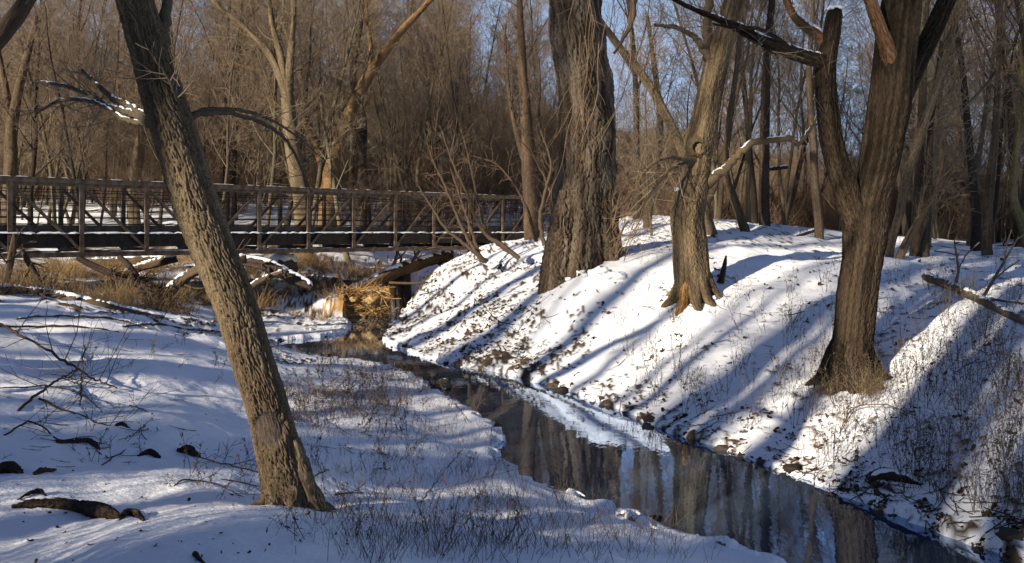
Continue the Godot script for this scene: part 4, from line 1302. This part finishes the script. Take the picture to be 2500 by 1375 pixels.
	b.tube(sp, PackedFloat32Array([0.012, 0.014, 0.013, 0.012, 0.011, 0.009, 0.007, 0.004]), 5, Color(0.5, 0.5, 0.5))
	for q in [2, 3, 5]:
		b.tube(wander(sp[q], Vector3(1, rng.randf_range(-0.1, 0.5), rng.randf_range(-1, 1)).normalized(), 0.3, 4, 0.2, 0.0), PackedFloat32Array([0.007, 0.006, 0.005, 0.004, 0.002]), 4, Color(0.5, 0.5, 0.5))
	xf = []; cols = []
	for k in 900:
		var px: float; var py: float
		if k < 420: px = rng.randf_range(940, 1350); py = rng.randf_range(640, 930)
		elif k < 680: px = rng.randf_range(1450, 2500); py = 1020 + (px - 1500) * 0.31 + rng.randfn() * 45
		elif k < 780: px = rng.randf_range(1500, 2500); py = rng.randf_range(590, 900)
		else: px = rng.randf_range(-50, 1100); py = rng.randf_range(800, 1150)
		var g := G(px, py)
		if creek_sd(g.x, -g.z) < 0.05: continue
		var e := 0.12
		var nn := Vector3(ground(g.x - e, -g.z) - ground(g.x + e, -g.z), 2 * e, ground(g.x, -g.z - e) - ground(g.x, -g.z + e))
		nn = Vector3(nn.x, nn.y, -nn.z).normalized()
		var tx := Vector3.RIGHT.rotated(Vector3.UP, rng.randf() * TAU)
		tx = (tx - nn * tx.dot(nn)).normalized()
		var s := rng.randf_range(0.12, 0.55) * (0.6 if k >= 780 else 1.0)
		xf.append(Transform3D(Basis(tx * s, nn * s, tx.cross(nn) * s), g + nn * 0.01))
		cols.append(Color(0.15, 0.11, 0.08) * rng.randf_range(0.4, 1.3))
	scatter("twig_litter", b, M.twig, xf, cols, "small sticks strewn over the snow of both banks", "sticks")
	# leaf litter
	b = Buf.new()
	var seg := 5
	for i in seg:
		var a0 := -1.0 + 2.0 * i / seg; var a1 := -1.0 + 2.0 * (i + 1) / seg
		var w0 := 0.5 * sqrt(maxf(0.0, 1 - a0 * a0)) * (1.0 + 0.3 * sin(i * 2.0)); var w1 := 0.5 * sqrt(maxf(0.0, 1 - a1 * a1)) * (1.0 + 0.3 * sin((i + 1) * 2.0))
		var y0 := 0.5 * a0 * a0; var y1 := 0.5 * a1 * a1
		for s in [-1, 1]:
			b.quad(Vector3(a0, y0, 0), Vector3(a0, y0 + 0.35 * w0, w0 * s), Vector3(a1, y1 + 0.35 * w1, w1 * s), Vector3(a1, y1, 0), Color(0.5, 0.5, 0.5))
	xf = []; cols = []
	for k in 15000:
		var px: float; var py: float
		if k < 5200:
			px = rng.randf_range(940, 1330); py = rng.randf_range(640, 930)
		elif k < 9000:
			px = rng.randf_range(1500, 2500); py = 1030 + (px - 1500) * 0.31 + rng.randfn() * 60
		else:
			px = rng.randf_range(1340, 2520); py = rng.randf_range(600, 1340)
			if rng.randf() < 0.45: continue
		var nn := nz.get_noise_2d(px * 0.009, py * 0.014) + 0.5 * nz2.get_noise_2d(px * 0.03, py * 0.045)
		if nn < 0.16 - 0.5 * pow(rng.randf(), 6): continue
		var g := G(px, py)
		if g.y < 0.0 or g.x < creek_mid(-g.z): continue
		var s := lerpf(0.010, 0.055, pow(rng.randf(), 1.8)) * (1.0 if -g.z < 15 else 1.35)
		xf.append(Transform3D(Basis.from_euler(Vector3(rng.randf_range(-0.9, 0.9), rng.randf() * TAU, rng.randf_range(-0.9, 0.9))).scaled(Vector3(s, s, s) * rng.randf_range(0.7, 1.4)), g + Vector3.UP * 0.008))
		cols.append(Color(0.2, 0.13, 0.08).lerp(Color(0.1, 0.075, 0.055), rng.randf()) * rng.randf_range(0.6, 1.5))
	for k in 240:
		var g := G(rng.randf_range(-20, 1300), rng.randf_range(840, 1375))
		if g.x > creek_mid(-g.z) or g.y < 0.1: continue
		var s := lerpf(0.006, 0.022, pow(rng.randf(), 2.0))
		xf.append(Transform3D(Basis.from_euler(Vector3(rng.randf_range(-0.7, 0.7), rng.randf() * TAU, rng.randf_range(-0.7, 0.7))).scaled(Vector3(s, s, s)), g + Vector3.UP * 0.004))
		cols.append(Color(0.16, 0.11, 0.075) * rng.randf_range(0.6, 1.3))
	scatter("leaf_litter", b, M.straw, xf, cols, "curled brown leaves scattered over the snow of both banks", "leaves")

func weed_mesh(h: float, leaves: int) -> Buf:
	var b := Buf.new()
	var g := Color(0.5, 0.5, 0.5)
	for s in 3:
		var hh := h * rng.randf_range(0.6, 1.1)
		var pts := wander(Vector3(rng.randf_range(-0.06, 0.06), -0.03, rng.randf_range(-0.06, 0.06)), Vector3(rng.randf_range(-0.3, 0.3), 1, rng.randf_range(-0.3, 0.3)).normalized(), hh, 6, 0.10, -0.02)
		b.tube(pts, PackedFloat32Array([0.005, 0.0045, 0.004, 0.0035, 0.003, 0.0025, 0.002]), 3, g)
		for k in leaves:
			var i := 2 + rng.randi() % 4
			var p := pts[i].lerp(pts[i + 1], rng.randf())
			var d := Vector3(rng.randf_range(-1, 1), rng.randf_range(-0.6, 0.7), rng.randf_range(-1, 1)).normalized()
			if k % 3 == 0:
				var tw := wander(p, (d + Vector3.UP * 0.7).normalized(), hh * 0.3, 3, 0.15, 0.0)
				b.tube(tw, PackedFloat32Array([0.003, 0.0025, 0.002, 0.0015]), 3, g)
				p = tw[3]
			var l := rng.randf_range(0.02, 0.055)
			var sd := d.cross(Vector3.UP).normalized() * l * 0.28
			var q := p + d * l * 0.5 + Vector3.DOWN * 0.004
			var e := p + d * l + Vector3.DOWN * l * 0.5
			b.tri(p, q - sd, q + sd * 0.4 + Vector3.UP * l * 0.15, g)
			b.tri(p, q + sd * 0.4 + Vector3.UP * l * 0.15, q + sd, g)
			b.tri(e, q + sd, q - sd, g)
	return b

# ------------------------------------------------------------------ logs, branches and rocks
# points given in the picture, laid on the ground; the third number is the width in pixels, the fourth the lift in pixels
func lying(list: Array) -> Array:
	var pts := []; var rads := []
	for a in list:
		var g := G(a[0], a[1])
		var d := -g.z
		var thin: float = 0.62 if a[2] < 13 and a.size() > 3 else 1.0
		var r: float = a[2] * thin * d / F / 2.0
		pts.append(g + Vector3.UP * (r * 0.5 + (a[3] * thin if a.size() > 3 else 0.0) * d / F))
		rads.append(r)
	return [pts, rads]

func log_thing(called: String, label: String, category: String, list: Array, col: Color, snow: float, side_twigs := 0, d := 0.0, group := "", rough := 1.0) -> void:
	var pr := lying(list) if d <= 0.0 else path(list, d)
	var t := thing(called, label, category, pr[0][0], group)
	var b := Buf.new()
	var r0: float = pr[1][1]
	var len := 0.0
	for i in pr[0].size() - 1: len += pr[0][i].distance_to(pr[0][i + 1])
	var step := clampf(r0 * 0.35, 0.015, 0.12)
	if r0 < 0.03:
		var fine := resample(pr[0], pr[1], 0.12)
		pr = [Array(fine[0]), Array(fine[1])]
		for i in range(1, pr[0].size() - 1): pr[0][i] += Vector3(rng.randf_range(-1, 1), rng.randf_range(-0.5, 0.7), rng.randf_range(-1, 1)) * (0.006 + r0 * 0.6)
	var rs := bark_tube(b, pr, step, 26 if r0 > 0.03 else 10, {"w": maxf(0.02, r0 * 0.35), "l": maxf(0.08, r0 * 2.0), "depth": r0 * 0.12 * rough, "lump": 0.25 * rough, "seed": list[0][0] * 0.13}, col * 0.75, col * 1.25)
	for e in 2:                                      # close the ends
		var sides := 26 if r0 > 0.03 else 10
		var m: int = rs[0].size()
		var off := 0 if e == 0 else (m - 1) * (sides + 1)
		var ce := b.vert(rs[0][0 if e == 0 else m - 1], (rs[0][0] - rs[0][1] if e == 0 else rs[0][m - 1] - rs[0][m - 2]).normalized(), col * 1.3)
		for j in sides:
			if e == 0: b.idx.append_array(PackedInt32Array([ce, off + j, off + j + 1]))
			else: b.idx.append_array(PackedInt32Array([ce, off + j + 1, off + j]))
	if side_twigs > 0:
		sprout(b, rs[0], rs[1], side_twigs, len * 0.28, r0 * 0.45, col, 0.25, 3, 4, 0.1, maxf(0.002, r0 * 0.15))
	var o := part("wood", b, M.fine_bark, t)
	if snow > 0.0:
		var sn := Buf.new()
		snow_strip(sn, rs[0], rs[1], snow * 0.5, 58.0, 0.08)
		part("snow_cap", sn, M.snow, t)

func litter() -> void:
	var brown := Color(0.13, 0.095, 0.065)
	var dark := Color(0.07, 0.052, 0.042)
	# under and before the bridge
	log_thing("fallen_log", "thick brown snow topped log added as the undercut bank beneath the bridge's right end", "log", [[858, 712, 22, -0.2], [910, 688, 30, 0.3], [970, 662, 30, 1.2], [1035, 640, 28, 2.4], [1100, 622, 24, 3.6]], Color(0.15, 0.095, 0.055), 0.12, 6, 29.6)  # log added for the overhanging bank, to darken the hollow below
	log_thing("fallen_log", "long snow topped log lying at the left edge below the bridge", "log", [[-80, 712, 22], [40, 716, 24], [140, 728, 22], [230, 745, 18], [320, 765, 15], [400, 778, 10]], brown, 0.07, 5)
	log_thing("fallen_log", "thinner snowy limb running from the left log towards the root mass", "log", [[200, 735, 10, 4], [260, 728, 11, 8], [330, 722, 11, 6], [385, 726, 10, 4]], brown, 0.04, 4)
	log_thing("fallen_log", "thick snow crusted log propped up beside the leaning trunk", "log", [[392, 736, 22], [415, 710, 24], [450, 680, 24], [500, 652, 24], [545, 636, 22], [600, 632, 20]], brown, 0.09, 4, 22.5)
	log_thing("fallen_log", "dark arched log sloping down right of the leaning trunk", "log", [[560, 640, 20], [610, 640, 26], [660, 652, 30], [705, 675, 30], [745, 694, 24], [760, 704, 14]], dark * 1.2, 0.08, 4, 25.0)
	log_thing("fallen_log", "small snowy log forking under the arched dark log", "log", [[600, 712, 14], [630, 690, 16], [660, 676, 16], [690, 664, 12]], brown, 0.06, 3, 24.5)
	log_thing("fallen_log", "dark limb slanting down from the bridge towards the root mass", "log", [[190, 630, 16], [240, 655, 18], [300, 678, 17], [350, 702, 16], [385, 722, 14]], dark, 0.0, 6, 22.8)
	log_thing("fallen_log", "second dark limb crossing down to the root mass below the bridge", "log", [[290, 625, 12], [315, 650, 14], [345, 690, 14], [372, 720, 13]], dark, 0.0, 6, 22.6)
	log_thing("fallen_log", "dead upright snag at the left edge in front of the bridge", "log", [[8, 700, 15], [20, 660, 16], [32, 600, 15], [35, 570, 9]], brown, 0.0, 5, 20.5)
	log_thing("fallen_log", "dark slanting limb beside the upright snag below the bridge", "log", [[48, 600, 10], [70, 640, 14], [92, 680, 15], [105, 712, 14]], dark, 0.0, 5, 20.8)
	log_thing("fallen_log", "snow covered log under the left half of the bridge", "log", [[210, 640, 20], [290, 642, 24], [360, 636, 22], [420, 630, 18]], brown, 0.14, 0, 29.0)
	log_thing("fallen_log", "grey snowy log half sunk in brown grass beneath the bridge", "log", [[300, 672, 18], [340, 655, 20], [390, 640, 20], [430, 632, 16]], brown, 0.1, 0, 27.0)
	log_thing("fallen_branch", "long snowy pole at the back of the snowbank, left of the leaning trunk", "branch", [[40, 782, 8, 3], [120, 776, 9, 4], [220, 778, 9, 4], [300, 786, 8, 3], [360, 806, 6, 2]], brown, 0.03, 4)
	log_thing("fallen_branch", "snowy pole lying nearest the pool left of the leaning trunk", "branch", [[300, 800, 8, 3], [390, 796, 9, 4], [450, 806, 8, 3], [530, 812, 5, 2]], brown, 0.03, 4)
	log_thing("fallen_branch", "dark bare pole across the snowbank at the left edge", "branch", [[-40, 800, 8, 2], [60, 802, 9, 3], [170, 800, 9, 4], [290, 812, 6, 2]], dark, 0.0, 5)
	# twigs on the near snow
	var k := 0
	for a in [["forked branch reaching down from the left edge over the near snow", [[-40, 800, 12, 40], [60, 850, 11, 40], [150, 900, 9, 36], [220, 940, 8, 30], [285, 955, 6, 10]]],
			["dark branch slanting across the left snow below the forked branch", [[45, 1005, 12, 2], [90, 975, 11, 16], [140, 945, 9, 24], [190, 920, 6, 30]]],
			["thin branch crossing under the forked branch on the left snow", [[-20, 955, 5, 6], [60, 952, 5, 10], [130, 950, 5, 10], [200, 970, 4, 8], [250, 1010, 3, 4]]],
			["twiggy branch trailing right down the middle of the left snow", [[95, 980, 9, 8], [150, 1005, 8, 8], [220, 1028, 7, 5], [260, 1042, 6, 3], [300, 1038, 4, 3]]],
			["crooked twig beside the thick sunken piece of wood at left", [[10, 1065, 7, 2], [45, 1050, 8, 14], [75, 1040, 7, 14], [110, 1055, 6, 8], [145, 1082, 5, 3]]],
			["straight twig lying across the snow left of the leaning trunk", [[248, 1138, 5, 1], [290, 1110, 5, 3], [334, 1082, 3, 2]]],
			["thin arched twig reaching the foot of the leaning trunk", [[425, 1188, 6, 0], [445, 1176, 6, 4], [500, 1180, 5, 5], [560, 1200, 4, 4], [596, 1216, 4, 1]]],
			["short twig lying beside the foot of the leaning trunk", [[540, 1172, 4, 2], [580, 1180, 4, 3], [640, 1190, 4, 1]]],
			["branching twig in the snow left of the trunk's scar", [[470, 1110, 4, 1], [520, 1130, 5, 4], [570, 1142, 5, 4], [640, 1158, 4, 1]]],
			["small twig near the curled leaf at left centre of the near snow", [[315, 992, 4, 2], [340, 1000, 4, 2], [368, 1010, 3, 1]]],
			["short stick lying right of the leaning trunk's foot", [[818, 1210, 8, 1], [850, 1207, 8, 1], [888, 1206, 7, 1]]],
			["twig sticking out right from the leaning trunk's foot", [[760, 1168, 6, 2], [780, 1158, 6, 3], [803, 1150, 5, 3]]],
			["dark stem curving through the snowy weeds, left of the pool", [[195, 990, 6, 0], [200, 940, 6, 50], [205, 900, 5, 90]]],
			["long thin branch lying across the weeds of the near bank", [[980, 1290, 4, 2], [1050, 1200, 4, 5], [1130, 1100, 3, 6]]],
			["broken stick poking out of the snow at the bottom edge", [[476, 1356, 14, 0], [492, 1372, 12, 2], [510, 1388, 10, 0]]]]:
		log_thing("fallen_branch", a[0], "branch", a[1], dark * (1.0 if k % 3 else 1.3), 0.0, 11 if a[1].size() > 3 else 3)
		k += 1
	for a in [["large rotten bark piece lying in the snow at bottom left", [[28, 1243, 12], [80, 1240, 26], [150, 1246, 34], [220, 1256, 34], [270, 1262, 24], [292, 1266, 10]]],
			["blocky broken end of wood at the right of the rotten bark piece", [[292, 1270, 20], [312, 1260, 30], [330, 1262, 28], [350, 1274, 10]]],
			["thin bark flake above the rotten bark piece", [[42, 1222, 8], [75, 1212, 20], [98, 1208, 22], [112, 1214, 8]]],
			["thick curved wood piece half sunk in the left snow", [[140, 1082, 10], [170, 1082, 18], [205, 1084, 22], [232, 1094, 18], [242, 1100, 8]]],
			["small dark chunk of wood right of the curved piece", [[282, 1042, 10], [298, 1040, 18], [318, 1050, 8]]],
			["humped dark bark chip in the middle of the left snow", [[335, 1116, 6], [365, 1108, 20], [390, 1120, 8]]],
			["dark wood chunk with a stick leaning on it", [[432, 1102, 8], [458, 1108, 22], [484, 1120, 10]]],
			["brown stub cut off by the left edge of the view", [[-20, 1156, 20], [20, 1152, 26], [48, 1158, 12]]],
			["flat brown splinter near the left edge of the snow", [[82, 1160, 10], [105, 1158, 18], [135, 1150, 8]]]]:
		log_thing("wood_chunk", a[0], "wood", a[1], dark * 0.8, 0.0, 0, 0.0, "", 3.0)
	# far bank
	log_thing("fallen_log", "long grey fallen limb sloping down to the right edge of the view", "log", [[2262, 688, 22, 6], [2310, 706, 22, 8], [2360, 728, 24, 8], [2410, 752, 22, 8], [2460, 776, 20, 6], [2520, 802, 18, 4]], Color(0.17, 0.14, 0.11), 0.012, 3, 0.0, "", 0.5)
	log_thing("fallen_branch", "thin side branch forking off the grey fallen limb", "branch", [[2400, 742, 10, 10], [2450, 742, 9, 10], [2500, 746, 7, 6]], brown, 0.012, 3)
	log_thing("stump", "charred pointed stub standing in the snow beside the burled tree", "stump", [[1758, 692, 18], [1764, 672, 14], [1770, 645, 10], [1773, 624, 4]], dark, 0.0, 0, 18.2)
	log_thing("fallen_log", "snow topped log among the trees at the right edge", "log", [[2270, 606, 18, 4], [2330, 600, 18, 8], [2385, 604, 16, 6], [2430, 612, 10, 3]], dark, 0.1, 3, 24.5)
	log_thing("fallen_log", "thin snowy log on the forest floor between huge trunk and burled tree", "log", [[1548, 574, 6, 3], [1590, 566, 8, 5], [1632, 570, 6, 3]], dark, 0.09, 2, 28.0)
	log_thing("fallen_log", "snow dusted log on the forest floor just right of the burled tree", "log", [[1772, 582, 7], [1830, 572, 9], [1900, 566, 7]], brown, 0.09, 3, 29.0)
	log_thing("fallen_log", "tilted snowy log leaning among stems left behind the forked tree", "log", [[1905, 590, 8], [1950, 576, 9], [2008, 556, 6]], dark, 0.08, 3, 27.5)
	log_thing("fallen_log", "snowy broken limb caught level among the trunks right of the burled tree", "log", [[1868, 415, 8], [1895, 412, 10], [1922, 408, 9]], dark, 0.08, 0, 30.0)
	log_thing("fallen_log", "dark log half buried in the right bank above the creek", "log", [[2120, 1180, 22], [2160, 1168, 30], [2215, 1176, 28], [2250, 1190, 14]], dark, 0.015, 0, 0.0, "", 1.8)
	log_thing("fallen_branch", "drooping bare branch overhanging the far bank at lower right", "branch", [[2050, 1060, 5, 3], [2080, 1020, 5, 30], [2150, 1010, 4, 36], [2230, 1025, 3, 20]], brown, 0.0, 6)
	log_thing("fallen_branch", "crooked stick on the snowy slope below the bushy stems", "branch", [[1180, 748, 5, 4], [1220, 790, 5, 6], [1290, 800, 4, 4], [1330, 815, 3, 2]], dark, 0.0, 8)
	log_thing("fallen_branch", "long bare stick jutting over the dark water below the bridge", "branch", [[950, 690, 6], [990, 692, 6], [1045, 690, 4]], brown * 1.6, 0.0, 4, 27.0)
	log_thing("fallen_branch", "stick standing in shallow water beside the rocks", "branch", [[963, 906, 3, 0], [963, 880, 4, 26], [964, 868, 3, 38]], Color(0.4, 0.35, 0.28), 0.0, 0)
	# snow covered ledges at the water's edge
	ledge("snow_ledge", "small snowy ledge with a bare grey underside at the creek's left edge", [[1300, 1192], [1360, 1203], [1430, 1216]], 0.06)
	ledge("snow_ledge", "long rounded snow mound with exposed grey side beside the creek", [[1450, 1246], [1530, 1276], [1615, 1306]], 0.085)
	ledge("snow_ledge", "nearest snow covered ledge over dark water at the bottom edge", [[1690, 1318], [1780, 1346], [1890, 1382]], 0.08)
	for a in [["largest wet rock in the creek, capped with snow", 1085, 932, 26], ["small round wet rock in the middle of the creek", 1142, 922, 18], ["flat snow capped rock at the creek's left edge", 1060, 918, 20], ["low rock beside the creek under the dry grass", 1095, 944, 20]]:
		var g := P(a[1], a[2], EYE * F / (a[2] + 4 - 565.0))
		var r: float = a[3] * -g.z / F * 0.5
		var t := thing("rock", a[0], "rock", g)
		var b := Buf.new(); snow_lump(b, g + Vector3.UP * 0.02, r, 0.6)
		for i in b.c.size(): b.c[i] = Color(0.06, 0.055, 0.045)
		part("stone", b, M.ground, t)
		if a[1] != 1142:
			b = Buf.new(); snow_lump(b, g + Vector3(0.02, r * 0.45, 0), r * 0.62, 0.35); part("snow_cap", b, M.snow, t)
	# snow covered boulder and the lit tangle under the bridge
	var bg := P(692, 652, 29.5)
	var bt := thing("boulder", "snow covered boulder beside the arched log under the bridge", "rock", bg)
	var bb := Buf.new(); snow_lump(bb, bg, 0.45, 0.8)
	for i in bb.c.size(): bb.c[i] = Color(0.1, 0.085, 0.07)
	part("stone", bb, M.ground, bt)
	bb = Buf.new(); snow_lump(bb, bg + Vector3(0, 0.18, 0.05), 0.42, 0.75); part("snow_cap", bb, M.snow, bt)
	var hp := P(897, 738, 28.9)
	var ht := thing("driftwood_heap", "sunlit golden heap of roots and driftwood at the creek under the bridge", "driftwood", hp)  # sun on the heap is painted into its gold clods and sticks
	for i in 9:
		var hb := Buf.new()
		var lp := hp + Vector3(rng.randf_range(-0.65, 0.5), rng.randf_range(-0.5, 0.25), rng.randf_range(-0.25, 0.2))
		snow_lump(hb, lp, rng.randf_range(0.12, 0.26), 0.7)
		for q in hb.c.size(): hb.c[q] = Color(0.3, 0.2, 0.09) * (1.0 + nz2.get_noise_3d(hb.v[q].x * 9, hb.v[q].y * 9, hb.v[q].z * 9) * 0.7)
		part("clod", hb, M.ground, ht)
	var sb := Buf.new()
	for i in 420:
		var q := hp + Vector3(rng.randf_range(-0.95, 0.66), rng.randf_range(-0.6, 0.55), rng.randf_range(-0.12, 0.3))
		q.x -= (q.y - hp.y) * 0.35
		var pts := wander(q, Vector3(rng.randf_range(-1, 1), rng.randf_range(-0.5, 0.5), rng.randf_range(-0.3, 0.4)).normalized(), rng.randf_range(0.15, 0.6), 4, 0.2, 0.0)
		var r := rng.randf_range(0.004, 0.016)
		sb.tube(pts, PackedFloat32Array([r, r, r * 0.9, r * 0.8, r * 0.6]), 5, Color(0.52, 0.34, 0.14).lerp(Color(0.25, 0.15, 0.075), rng.randf()) * rng.randf_range(0.5, 1.2), true)
	part("sticks", sb, M.twig, ht, "stuff")
	# root mass by the left log
	var rp := P(392, 728, 22.0)
	var rt := thing("root_mass", "dark upturned root mass where the fallen limbs meet, left of the leaning trunk", "roots", rp)
	sb = Buf.new()
	for i in 60:
		var pts := wander(rp + Vector3(rng.randfn() * 0.12, rng.randfn() * 0.1, rng.randfn() * 0.12), Vector3(rng.randf_range(-1, 1), rng.randf_range(-0.2, 0.9), rng.randf_range(-1, 1)).normalized(), rng.randf_range(0.25, 0.7), 5, 0.25, 0.0)
		var r := rng.randf_range(0.012, 0.05)
		sb.tube(pts, PackedFloat32Array([r, r * 0.9, r * 0.75, r * 0.6, r * 0.4, r * 0.2]), 6, dark * rng.randf_range(0.7, 1.3))
	part("roots", sb, M.fine_bark, rt)

func ledge(called: String, label: String, list: Array, r: float) -> void:
	var pts := []; var rads := []
	for a in list:
		var d: float = EYE * F / (a[1] - 565.0) * 0.985
		pts.append(Vector3((a[0] - 1250.0) * d / F, 0.045, -d)); rads.append(r)
	rads[0] = r * 0.35; rads[rads.size() - 1] = r * 0.35
	var t := thing(called, label, "snow ledge", pts[0])
	var rs := resample(pts, rads, 0.03)
	var b := Buf.new()
	for i in rs[1].size(): rs[1][i] *= 1.0 + 0.3 * nz.get_noise_2d(i * 0.12, list[0][0])
	b.tube(rs[0], rs[1], 16, Color(0.16, 0.15, 0.14), true)
	part("frozen_earth", b, M.ground, t)
	b = Buf.new()
	snow_strip(b, rs[0], rs[1], 0.03, 70.0, -0.3)
	part("snow_cap", b, M.snow, t)

func shrubs() -> void:
	var d := 25.5
	var k := 0
	for s in [["bushy shrub with snow bent stems arching left before the bridge's right end", [[[1268, 632, 12], [1230, 600, 11], [1190, 575, 10], [1160, 530, 9], [1145, 480, 8], [1120, 430, 6], [1095, 370, 4], [1080, 320, 3]], [[1265, 630, 11], [1215, 595, 10], [1180, 545, 8], [1165, 480, 7], [1150, 410, 5], [1130, 330, 3]]]],
			["spreading shrub of slender stems crossing the bridge railing", [[[1190, 640, 12], [1160, 612, 10], [1130, 560, 9], [1105, 500, 7], [1080, 440, 6], [1060, 400, 4], [1040, 340, 2]], [[1185, 640, 10], [1140, 600, 9], [1090, 560, 7], [1050, 500, 6], [1010, 440, 4], [960, 400, 2]], [[1175, 640, 9], [1150, 560, 8], [1120, 470, 6], [1100, 400, 4], [1110, 330, 3]]]],
			["tangled twiggy shrub at the left foot of the huge trunk", [[[1330, 600, 12], [1318, 540, 10], [1330, 470, 8], [1345, 400, 6], [1320, 320, 3]], [[1335, 600, 10], [1352, 540, 8], [1340, 460, 6], [1300, 380, 4], [1260, 330, 2]], [[1310, 590, 10], [1290, 520, 8], [1255, 450, 6], [1210, 400, 4], [1150, 380, 2]]]]]:
		var t := thing("shrub", s[0], "shrub", P(s[1][0][0][0], s[1][0][0][1], d))
		var tw := Buf.new()
		for l in s[1]:
			var b := Buf.new()
			var r2 := limb_tubes(b, l, d + k * 0.3, 7, 0.1, Color(0.12, 0.088, 0.06))
			part("stem", b, M.fine_bark, t)
			sprout(tw, r2[0], r2[1], 20, 0.8, 0.007, Color(0.2, 0.14, 0.09), 0.25, 3, 4, 0.05, 0.004)
			k += 1
		part("crown", tw, M.twig, t)

# ------------------------------------------------------------------ all of it
func _ready() -> void:
	rng.seed = 20240117
	nz.seed = 5; nz.frequency = 1.0; nz.noise_type = FastNoiseLite.TYPE_SIMPLEX_SMOOTH; nz.fractal_type = FastNoiseLite.FRACTAL_NONE
	nz2.seed = 9; nz2.frequency = 1.0; nz2.noise_type = FastNoiseLite.TYPE_SIMPLEX; nz2.fractal_type = FastNoiseLite.FRACTAL_NONE
	var cam := Camera3D.new()
	cam.name = "camera"
	cam.projection = Camera3D.PROJECTION_FRUSTUM
	cam.near = 0.1; cam.far = 400.0
	cam.size = 0.1 * 1375.0 / F
	cam.frustum_offset = Vector2(0, -0.1 * 122.5 / F)
	cam.position = Vector3(0, EYE, 0)
	add_child(cam)
	var env := Environment.new()
	env.background_mode = Environment.BG_SKY
	var sky := Sky.new()
	var sm := ProceduralSkyMaterial.new()
	sm.sky_top_color = Color(0.10, 0.20, 0.44)
	sm.sky_horizon_color = Color(0.74, 0.86, 1.0)
	sm.sky_curve = 0.4
	sm.ground_bottom_color = Color(0.2, 0.18, 0.16)
	sm.ground_horizon_color = Color(0.6, 0.66, 0.75)
	sky.sky_material = sm
	env.sky = sky
	env.background_energy_multiplier = 0.6
	env.tonemap_mode = Environment.TONE_MAPPER_LINEAR
	env.tonemap_exposure = 1.68
	env.sdfgi_enabled = true; env.ssao_enabled = true; env.ssil_enabled = true
	var we := WorldEnvironment.new()
	we.name = "environment"
	we.environment = env
	add_child(we)
	var sun := DirectionalLight3D.new()
	sun.name = "sun"
	sun.light_energy = 1.6
	sun.light_color = Color(1.0, 0.94, 0.85)
	sun.light_angular_distance = 0.8
	sun.shadow_enabled = true
	add_child(sun)
	sun.look_at_from_position(Vector3.ZERO, SUN_DIR, Vector3.UP)
	build_materials()
	var t0 := Time.get_ticks_msec()
	build_controls()
	solve_land()
	build_ground()
	print("ground ", Time.get_ticks_msec() - t0)
	build_bridge()
	tree_leaning()
	tree_cottonwood()
	tree_burled()
	tree_forked()
	print("big trees ", Time.get_ticks_msec() - t0)
	middle_trees()
	shrubs()
	woods()
	print("woods ", Time.get_ticks_msec() - t0)
	litter()
	brush()
	print("all ", Time.get_ticks_msec() - t0)
